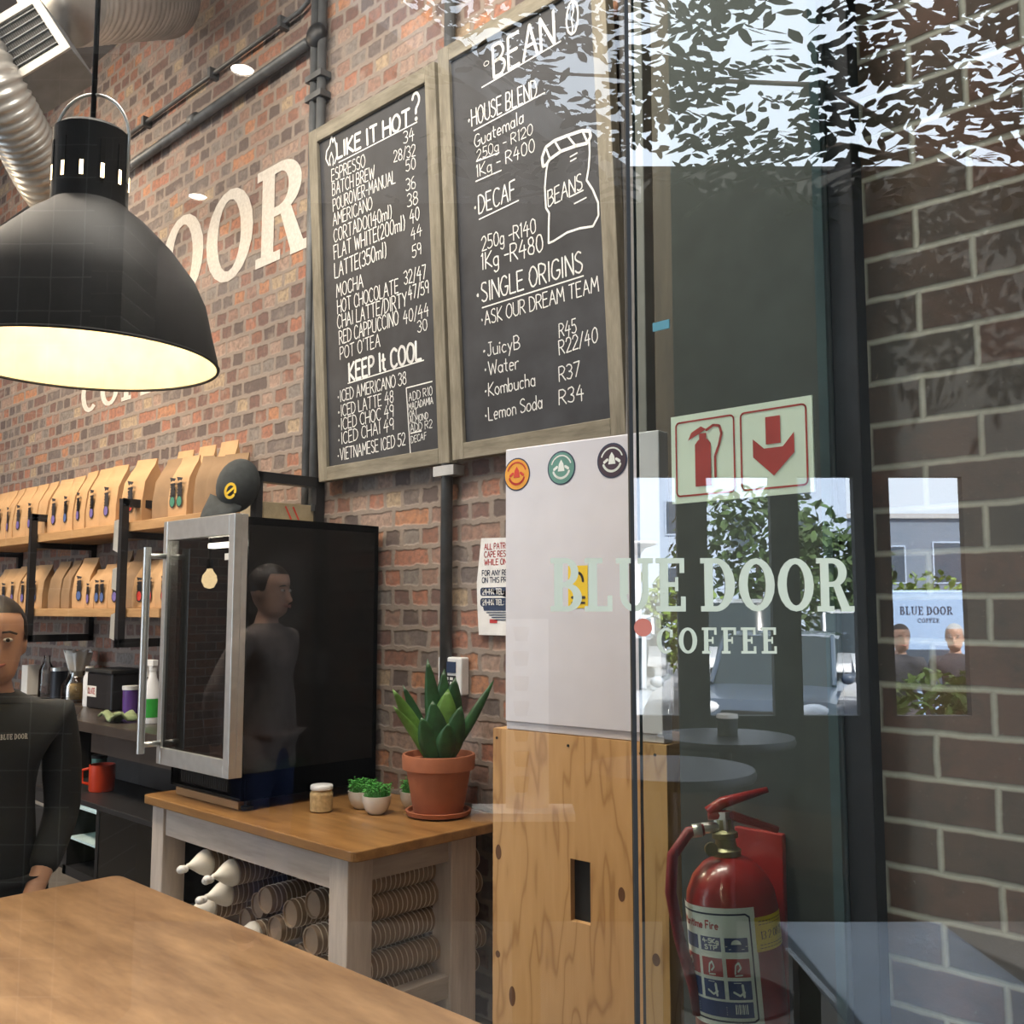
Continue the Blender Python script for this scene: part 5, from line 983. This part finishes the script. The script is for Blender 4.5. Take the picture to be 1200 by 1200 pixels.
def car(label, R, Dv, yaw, L, Wd, H, paint, boxy=.0):
    t = thing('car', label, 'car', cf(R, Y(Dv), -.35), YAW+yaw)
    h2 = H*.58; nose = -L/2
    low = [(nose, .30), (nose+.02, h2*.72), (nose+.12, h2*.86), (nose+L*.23, h2*.99), (L/2-.08, h2*1.02), (L/2, h2*.8), (L/2, .30), (L/2-.2, .20), (nose+.15, .20)]
    def loft(sec, ys, mat, nm, par=t):
        b = MB(); rows = [[(x0*(1) if True else 0, yy*Wd/2, z) for x0, z in sec(f)] for yy, f in ys]
        b.grid([[(p[0], p[1], p[2]) for p in row] for row in rows]); 
        b.add(rows[0], [tuple(range(len(rows[0])))]); b.add(rows[-1], [tuple(range(len(rows[0])))])
        n = len(rows[0]); 
        for i in range(len(rows)-1): b.add([rows[i][n-1], rows[i][0], rows[i+1][0], rows[i+1][n-1]], [(0, 1, 2, 3)])
        return b.build(nm, m_[mat], par, smooth=True, auto=35)
    body = loft(lambda f: [(x*(1-.05*f) , .2+(z-.2)*(1-.06*f)) for x, z in low], [(-1, 1), (-.92, .3), (-.6, 0), (.6, 0), (.92, .3), (1, 1)], paint, 'body')
    cab = [(nose+L*.24, h2*.97), (nose+L*(.40-.08*boxy), H*.965), (nose+L*.52, H), (L/2-L*.12, H*.97), (L/2-.08, h2*1.0)]
    loft(lambda f: [(x*(1-.06*f)+.02*f, z-(z-h2)*.05*f) for x, z in cab], [(-.90, 1), (-.80, .2), (0, 0), (.80, .2), (.90, 1)], 'car_glass', 'glasshouse')
    loft(lambda f: [(x, z-.02*f) for x, z in ((nose+L*(.41-.08*boxy), H*.968), (nose+L*.52, H+.012), (L/2-L*.13, H*.978), (L/2-L*.14, H*.95), (nose+L*(.43-.08*boxy), H*.945))], [(-.80, 1), (-.6, 0), (.6, 0), (.80, 1)], paint, 'roof')
    for sy in (-1, 1):
        for xa, xb in ((nose+L*.25, nose+L*(.41-.08*boxy)), (nose+L*.56, nose+L*.56), (L/2-.12, L/2-L*.13)):
            b = MB(); b.tube([(xa, sy*Wd*.445, h2*.99), (xb, sy*Wd*.405, H*.965)], .035, 6); b.build('pillar', m_[paint], t)
        b = MB(); b.ball((nose+L*.30, sy*Wd*.53, h2*1.08), (.06, .09, .07), 10, 8); b.build('wing_mirror', m_[paint], t, smooth=True)
        b = MB(); b.ball((nose+.10, sy*Wd*.36, h2*.74), (.13, .18, .085), 12, 8); b.build('headlamp', m_['lens'], t, smooth=True)
        for x in (nose+L*.19, L/2-L*.19):
            w_ = MB(); w_.lathe([(.20, -.1), (.31, -.1), (.33, -.08), (.33, .08), (.31, .1), (.20, .1)], 24, Matrix.Translation((x, sy*Wd*.44, .33)) @ Matrix.Rotation(PI/2, 4, 'X')); o = w_.build('wheel', m_['tyre'], t, smooth=True, auto=40)
            w_ = MB(); w_.lathe([(.0, .09), (.19, .105), (.20, .06)], 16, Matrix.Translation((x, sy*Wd*.44, .33)) @ Matrix.Rotation(PI/2*(-sy) if True else 0, 4, 'X')); w_.build('hubcap', m_['steel'], o)
    MB().box((nose-.02, -.26, .36), (nose+.02, .26, .46)).build('number_plate', m_['plate'], t)
    MB().box((nose-.005, -Wd*.25, h2*.58), (nose+.04, Wd*.25, h2*.72)).build('radiator_grille', m_['tyre'], t)
    return t
# nose (local -x) turned towards the cafe (+y of the viewpoint frame)
NF = -PI/2
car('dark slate hatchback parked nose towards the cafe, nearest of the mirrored cars', 3.75, 14.0, NF+.40, 4.2, 1.75, 1.55, 'car_slate')
car('pale silver hatchback mirrored at the edge of the inner glass', 1.10, 13.4, NF+.25, 4.0, 1.72, 1.55, 'car_silver')
car('white van in the second row behind the dark hatchback', 4.35, 19.6, NF+.2, 4.6, 1.9, 2.05, 'car_white', 1)
car('white car in the second row at the right of the van', 6.75, 19.4, NF+.2, 4.4, 1.8, 1.85, 'car_white')
car('white car in the second row left of the van', 2.0, 19.3, NF+.2, 4.2, 1.75, 1.75, 'car_white')
def leafball(mb, c, r, n, size, flat=.8):
    for _ in range(n):
        while True:
            p = Vector((random.uniform(-1, 1), random.uniform(-1, 1), random.uniform(-1, 1)))
            if .35 < p.length < 1: break
        p = Vector((p.x*r[0], p.y*r[1], p.z*r[2]))+Vector(c); e = Euler((random.uniform(-1, 1), random.uniform(-1, 1), random.uniform(0, 6.28))).to_matrix()
        s_ = size*random.uniform(.7, 1.3); V = [p+e @ Vector(q) for q in ((-s_, 0, 0), (-s_*.3, -s_*.45, s_*.1), (s_*.5, -s_*.35, s_*.1), (s_, 0, 0), (s_*.5, s_*.35, s_*.1), (-s_*.3, s_*.45, s_*.1))]
        mb.add(V, [(0, 1, 2, 3, 4, 5)])
def tree(label, R, Dv, h, crowns, mat, size, n, cat='tree', name='street_tree', base=-.35):
    t = thing(name, label, cat, cf(R, Y(Dv), base), YAW)
    if h: MB().tube([(0, 0, 0), (.05, .02, h*.5), (0, 0, h)], [.14, .10, .06], 10).build('trunk', m_['bark'], t, smooth=True)
    b = MB()
    for c, r in crowns: leafball(b, c, r, n, size)
    b.build('foliage', m_[mat], t, kind='stuff'); return t
tree('leafy green street tree behind the parked cars, right of the white building', 6.4, 26, 3.2, [((0, 0, 3.6), (2.4, 1.6, 1.5)), ((1.8, .3, 2.9), (1.6, 1.4, 1.1))], 'foliage_green', .17, 900)
tree('low lime-green bush behind the parked cars near the silver hatchback', 2.6, 23.5, 0, [((0, 0, 1.6), (1.5, .8, 1.2)), ((1.5, 0, 1.4), (1.3, .8, 1.0))], 'foliage_lime', .13, 700, 'bush', 'bush')
tree('green bush behind the white van in the second row', 6.6, 24, 0, [((0, 0, 1.6), (1.6, .8, 1.25)), ((1.7, 0, 1.5), (1.3, .8, 1.1))], 'foliage_green', .13, 700, 'bush', 'bush')
tree('yellow-green bush behind the right-hand white car', 10.2, 24.5, 0, [((0, 0, 1.6), (1.4, .8, 1.2))], 'foliage_lime', .13, 700, 'bush', 'bush')
tree('sunlit leafy planter shrub mirrored low on the brick pier', 3.05, 7.5, 0, [((0, 0, .35), (.50, .3, .36)), ((.45, 0, .40), (.4, .3, .32))], 'foliage_lime', .055, 420, 'shrub', 'planter_shrub', .35)
t = thing('planter_box', 'long dark planter box under the sunlit shrub beyond the terrace wall', 'planter', cf(3.25, Y(7.5), -.35), YAW)
MB().box((-.85, -.3, 0), (.85, .3, .82)).build('box', m_['stucco_dark'], t, bevel=.01); MB().box((-.8, -.26, .80), (.8, .26, .83)).build('soil', m_['soil'], t)
def house(label, R, Dv, w_, d_, h, mat, wins):
    t = thing('building', label, 'building', cf(R, Y(Dv), -.35), YAW)
    MB().box((-w_/2, -d_, 0), (w_/2, 0, h)).build('wall', m_[mat], t); MB().box((-w_/2-.2, -d_-.2, h), (w_/2+.2, .2, h+.25)).build('roof_slab', m_['canopy_grey'], t)
    for x, z, ww, hh in wins:
        o = MB().box((x, -.02, z), (x+ww, .06, z+hh)).build('window', m_['house_white'], t); MB().box((x+.08, .05, z+.08), (x+ww-.08, .075, z+hh-.08)).build('window_pane', m_['window_dark'], o)
    return t
house('white flat-roofed building with small windows mirrored behind the cars', 10.4, 45, 9.5, 8, 9.2, 'house_white', [(-3.5, 5.2, 1.2, 1.6), (-.6, 4.6, 1.3, 1.5), (2.2, 4.6, 1.2, 1.5), (-3.5, 2.2, 1.2, 1.6), (1.6, 7.0, 1.6, 1.2)])
house('grey-blue building with white window frames mirrored on the brick pier', 23.5, 52, 12, 8, 6.6, 'house_blue', [(-5, 3.2, 2.0, 2.0), (-1.6, 3.2, 2.4, 2.2), (2.2, 3.2, 2.0, 2.0)])
house('grey-blue block at the left end of the street', 2.2, 56, 5.5, 8, 6.4, 'house_blue', [(-2, 3, 1.4, 1.6), (.8, 3, 1.2, 1.6)])
b = MB(); rows = []
for j in range(9): rows.append([(-70+12*i, -150+10*j, -1+11.5*math.sin(PI*j/8)*(.65+.35*math.sin(i*.9+1))) for i in range(16)])
b.grid(rows); b.build('hill', m_['hill_green'], loc=EL, rot=ER, kind='structure', smooth=True)
t = thing('street_lamp', 'white street lamp post with a flat round head beside the parked cars', 'street lamp', cf(1.95, Y(15.5), -.35), YAW)
MB().tube([(0, 0, 0), (0, 0, 2.8)], [.07, .045], 12).build('post', m_['car_white'], t, smooth=True); MB().lathe([(.05, 2.7), (.12, 2.8), (.30, 2.86), (.30, 2.90), (0, 2.92)], 20).build('lamp_head', m_['car_white'], t, smooth=True)
t = thing('coffee_trailer', 'pale blue trailer with dark lettering parked on the street', 'trailer', cf(4.24, Y(10.2), -.35), YAW)
MB().box((-.41, -.7, .35), (.40, 0, 2.05)).build('body', m_['trailer_blue'], t, bevel=.02)
b = MB(); Tm = lambda x, z: (x, .002, z); slab_text(b, 'BLUE DOOR', -.30, .24, 1.80, .085, Tm, .12, lift=Vector((0, 1, 0))); slab_text(b, 'COFFEE', -.12, .10, 1.72, .045, Tm, .12, lift=Vector((0, 1, 0))); b.build('lettering', m_['label_navy'], t)
MB().box((-.34, .0, 1.05), (.2, .02, 1.45)).build('serving_hatch', m_['window_dark'], t)
for sx in (-.33, .33):
    w_ = MB(); w_.lathe([(.1, -.08), (.25, -.08), (.27, 0), (.25, .08), (.1, .08)], 20, Matrix.Translation((sx, -.6, .27)) @ Matrix.Rotation(PI/2, 4, 'Y')); w_.build('wheel', m_['tyre'], t, smooth=True)
# terrace furniture
def bistro(R, Dv, label):
    t = thing('bistro_table', label, 'table', cf(R, Y(Dv), 0), YAW, 'round terrace tables')
    MB().lathe([(0, 0), (.24, 0), (.24, .012), (.03, .03), (.025, .96), (.1, .97), (0, .97)], 24).build('pedestal', m_['black_metal'], t, smooth=True, auto=40); MB().lathe([(0, .97), (.27, .97), (.275, .985), (.27, 1.0), (0, 1.0)], 40).build('table_top', m_['dark_steel'], t, smooth=True, auto=40); return t
bistro(.85, 4.05, 'tall round dark terrace table mirrored in the middle of the inner glass'); bistro(.50, 3.25, 'tall round dark terrace table mirrored at the plywood edge')
lathe_thing('sugar_pot', 'small dark pot with a pale lid on the mirrored terrace table', 'pot', cf(.86, Y(4.05), 1.001), [('pot', [(0, 0), (.04, 0), (.042, .07), (0, .07)], 'dark_steel'), ('lid', [(.044, .07), (.04, .085), (0, .09)], 'paper')])
t = thing('terrace_table', 'low blue-grey table on the terrace, mirrored beside the extinguisher', 'table', cf(.715, -.22, 0), YAW)
M('bench_blue', (.15, .19, .24), .35, var=.3, scale=5)
MB().box((-.075, -.38, .71), (.32, .30, .75)).build('table_top', m_['bench_blue'], t, bevel=.004)
for x in (-.05, .25):
    for y in (-.34, .22): MB().box((x, y, 0), (x+.05, y+.05, .71)).build('leg', m_['black_metal'], t)
t = thing('display_stand', 'tall white stand of small cups with label strips, mirrored on the white panel', 'stand', cf(.03, Y(3.3), 0), YAW)
MB().box((-.05, -.03, .86), (.09, -.01, 1.47)).build('back_board', m_['plastic_white'], t); MB().box((-.16, -.09, .835), (.17, .07, .86)).build('base', m_['plastic_white'], t); MB().box((-.03, -.04, 0), (.06, .02, .835)).build('post', m_['black_metal'], t)
for q in range(7):
    MB().box((-.045, .0, .90+.08*q), (.035, .004, .918+.08*q)).build('label_strip', m_['paper'], t); MB().lathe([(.02, .92+.08*q), (.026, .965+.08*q), (0, .965+.08*q)], 14, Matrix.Translation((.0, .025, 0))).build('cup', m_['kraft_dark'], t, smooth=True)
# overhanging tree by the street wall
t = thing('street_tree', 'broad-leaved tree overhanging the terrace wall, dark against the sky', 'tree', cf(3.5, Y(5.75), -.35), YAW)
MB().tube([(0, 0, 0), (.06, .0, 2), (-.05, .0, 3.6), (-.3, .05, 4.6), (-.5, .2, 5.6)], [.12, .10, .085, .06, .03], 10).build('trunk', m_['bark'], t, smooth=True)
random.seed(31)
for q, tip in enumerate(((-2.1, 1.3, 4.1), (-1.4, 1.5, 4.9), (.9, 1.4, 4.5), (1.7, 1.2, 4.2), (-.2, 1.6, 4.3), (.4, 1.0, 5.3), (-1.9, 1.2, 3.5), (1.2, 1.4, 3.8), (2.3, 1.0, 4.9), (-.8, 1.5, 3.4))):
    tip = (tip[0]-1.6, tip[1]-.15, tip[2]+.35)
    MB().tube([(-.05, .0, 4.0+.05*q), (tip[0]*.5, tip[1]*.6, (4.1+tip[2])/2+.35), tip], [.03, .014, .005], 7).build('branch', m_['bark'], t, smooth=True)
b = MB()
def sprig(p, yaw, pitch, L):
    R_ = Euler((0, -pitch, yaw)).to_matrix()
    for k in range(9):
        u = .15+.85*(k//2)/4 if k < 8 else 1.05; sgn = (-1 if k % 2 else 1) if k < 8 else 0; s_ = L*.30*random.uniform(.8, 1.15)
        for_dir = Vector((.5, .87*sgn, random.uniform(-.25, .1))) if sgn else Vector((1, 0, -.1)); for_dir.normalize(); sd = for_dir.cross(Vector((0, 0, 1))).normalized()
        o_ = Vector((u*L, 0, -.12*L*u*u)); V = [o_, o_+for_dir*s_*.35+sd*s_*.20, o_+for_dir*s_*.7+sd*s_*.17, o_+for_dir*s_, o_+for_dir*s_*.7-sd*s_*.17, o_+for_dir*s_*.35-sd*s_*.20]
        b.add([R_ @ v+Vector(p) for v in V], [(0, 1, 2, 3, 4, 5)])
for _ in range(900):
    x = random.uniform(-4.1, 2.0)
    z = 3.55+.55*random.random()+(1.7*random.random()**1.3 if random.random() < .62 else 0); y = random.uniform(.80, 2.0)
    sprig((x, y, z+.35), random.uniform(0, 6.28), random.uniform(-.7, .4), random.uniform(.24, .40))
b.build('foliage', m_['foliage_dark'], t, kind='stuff')
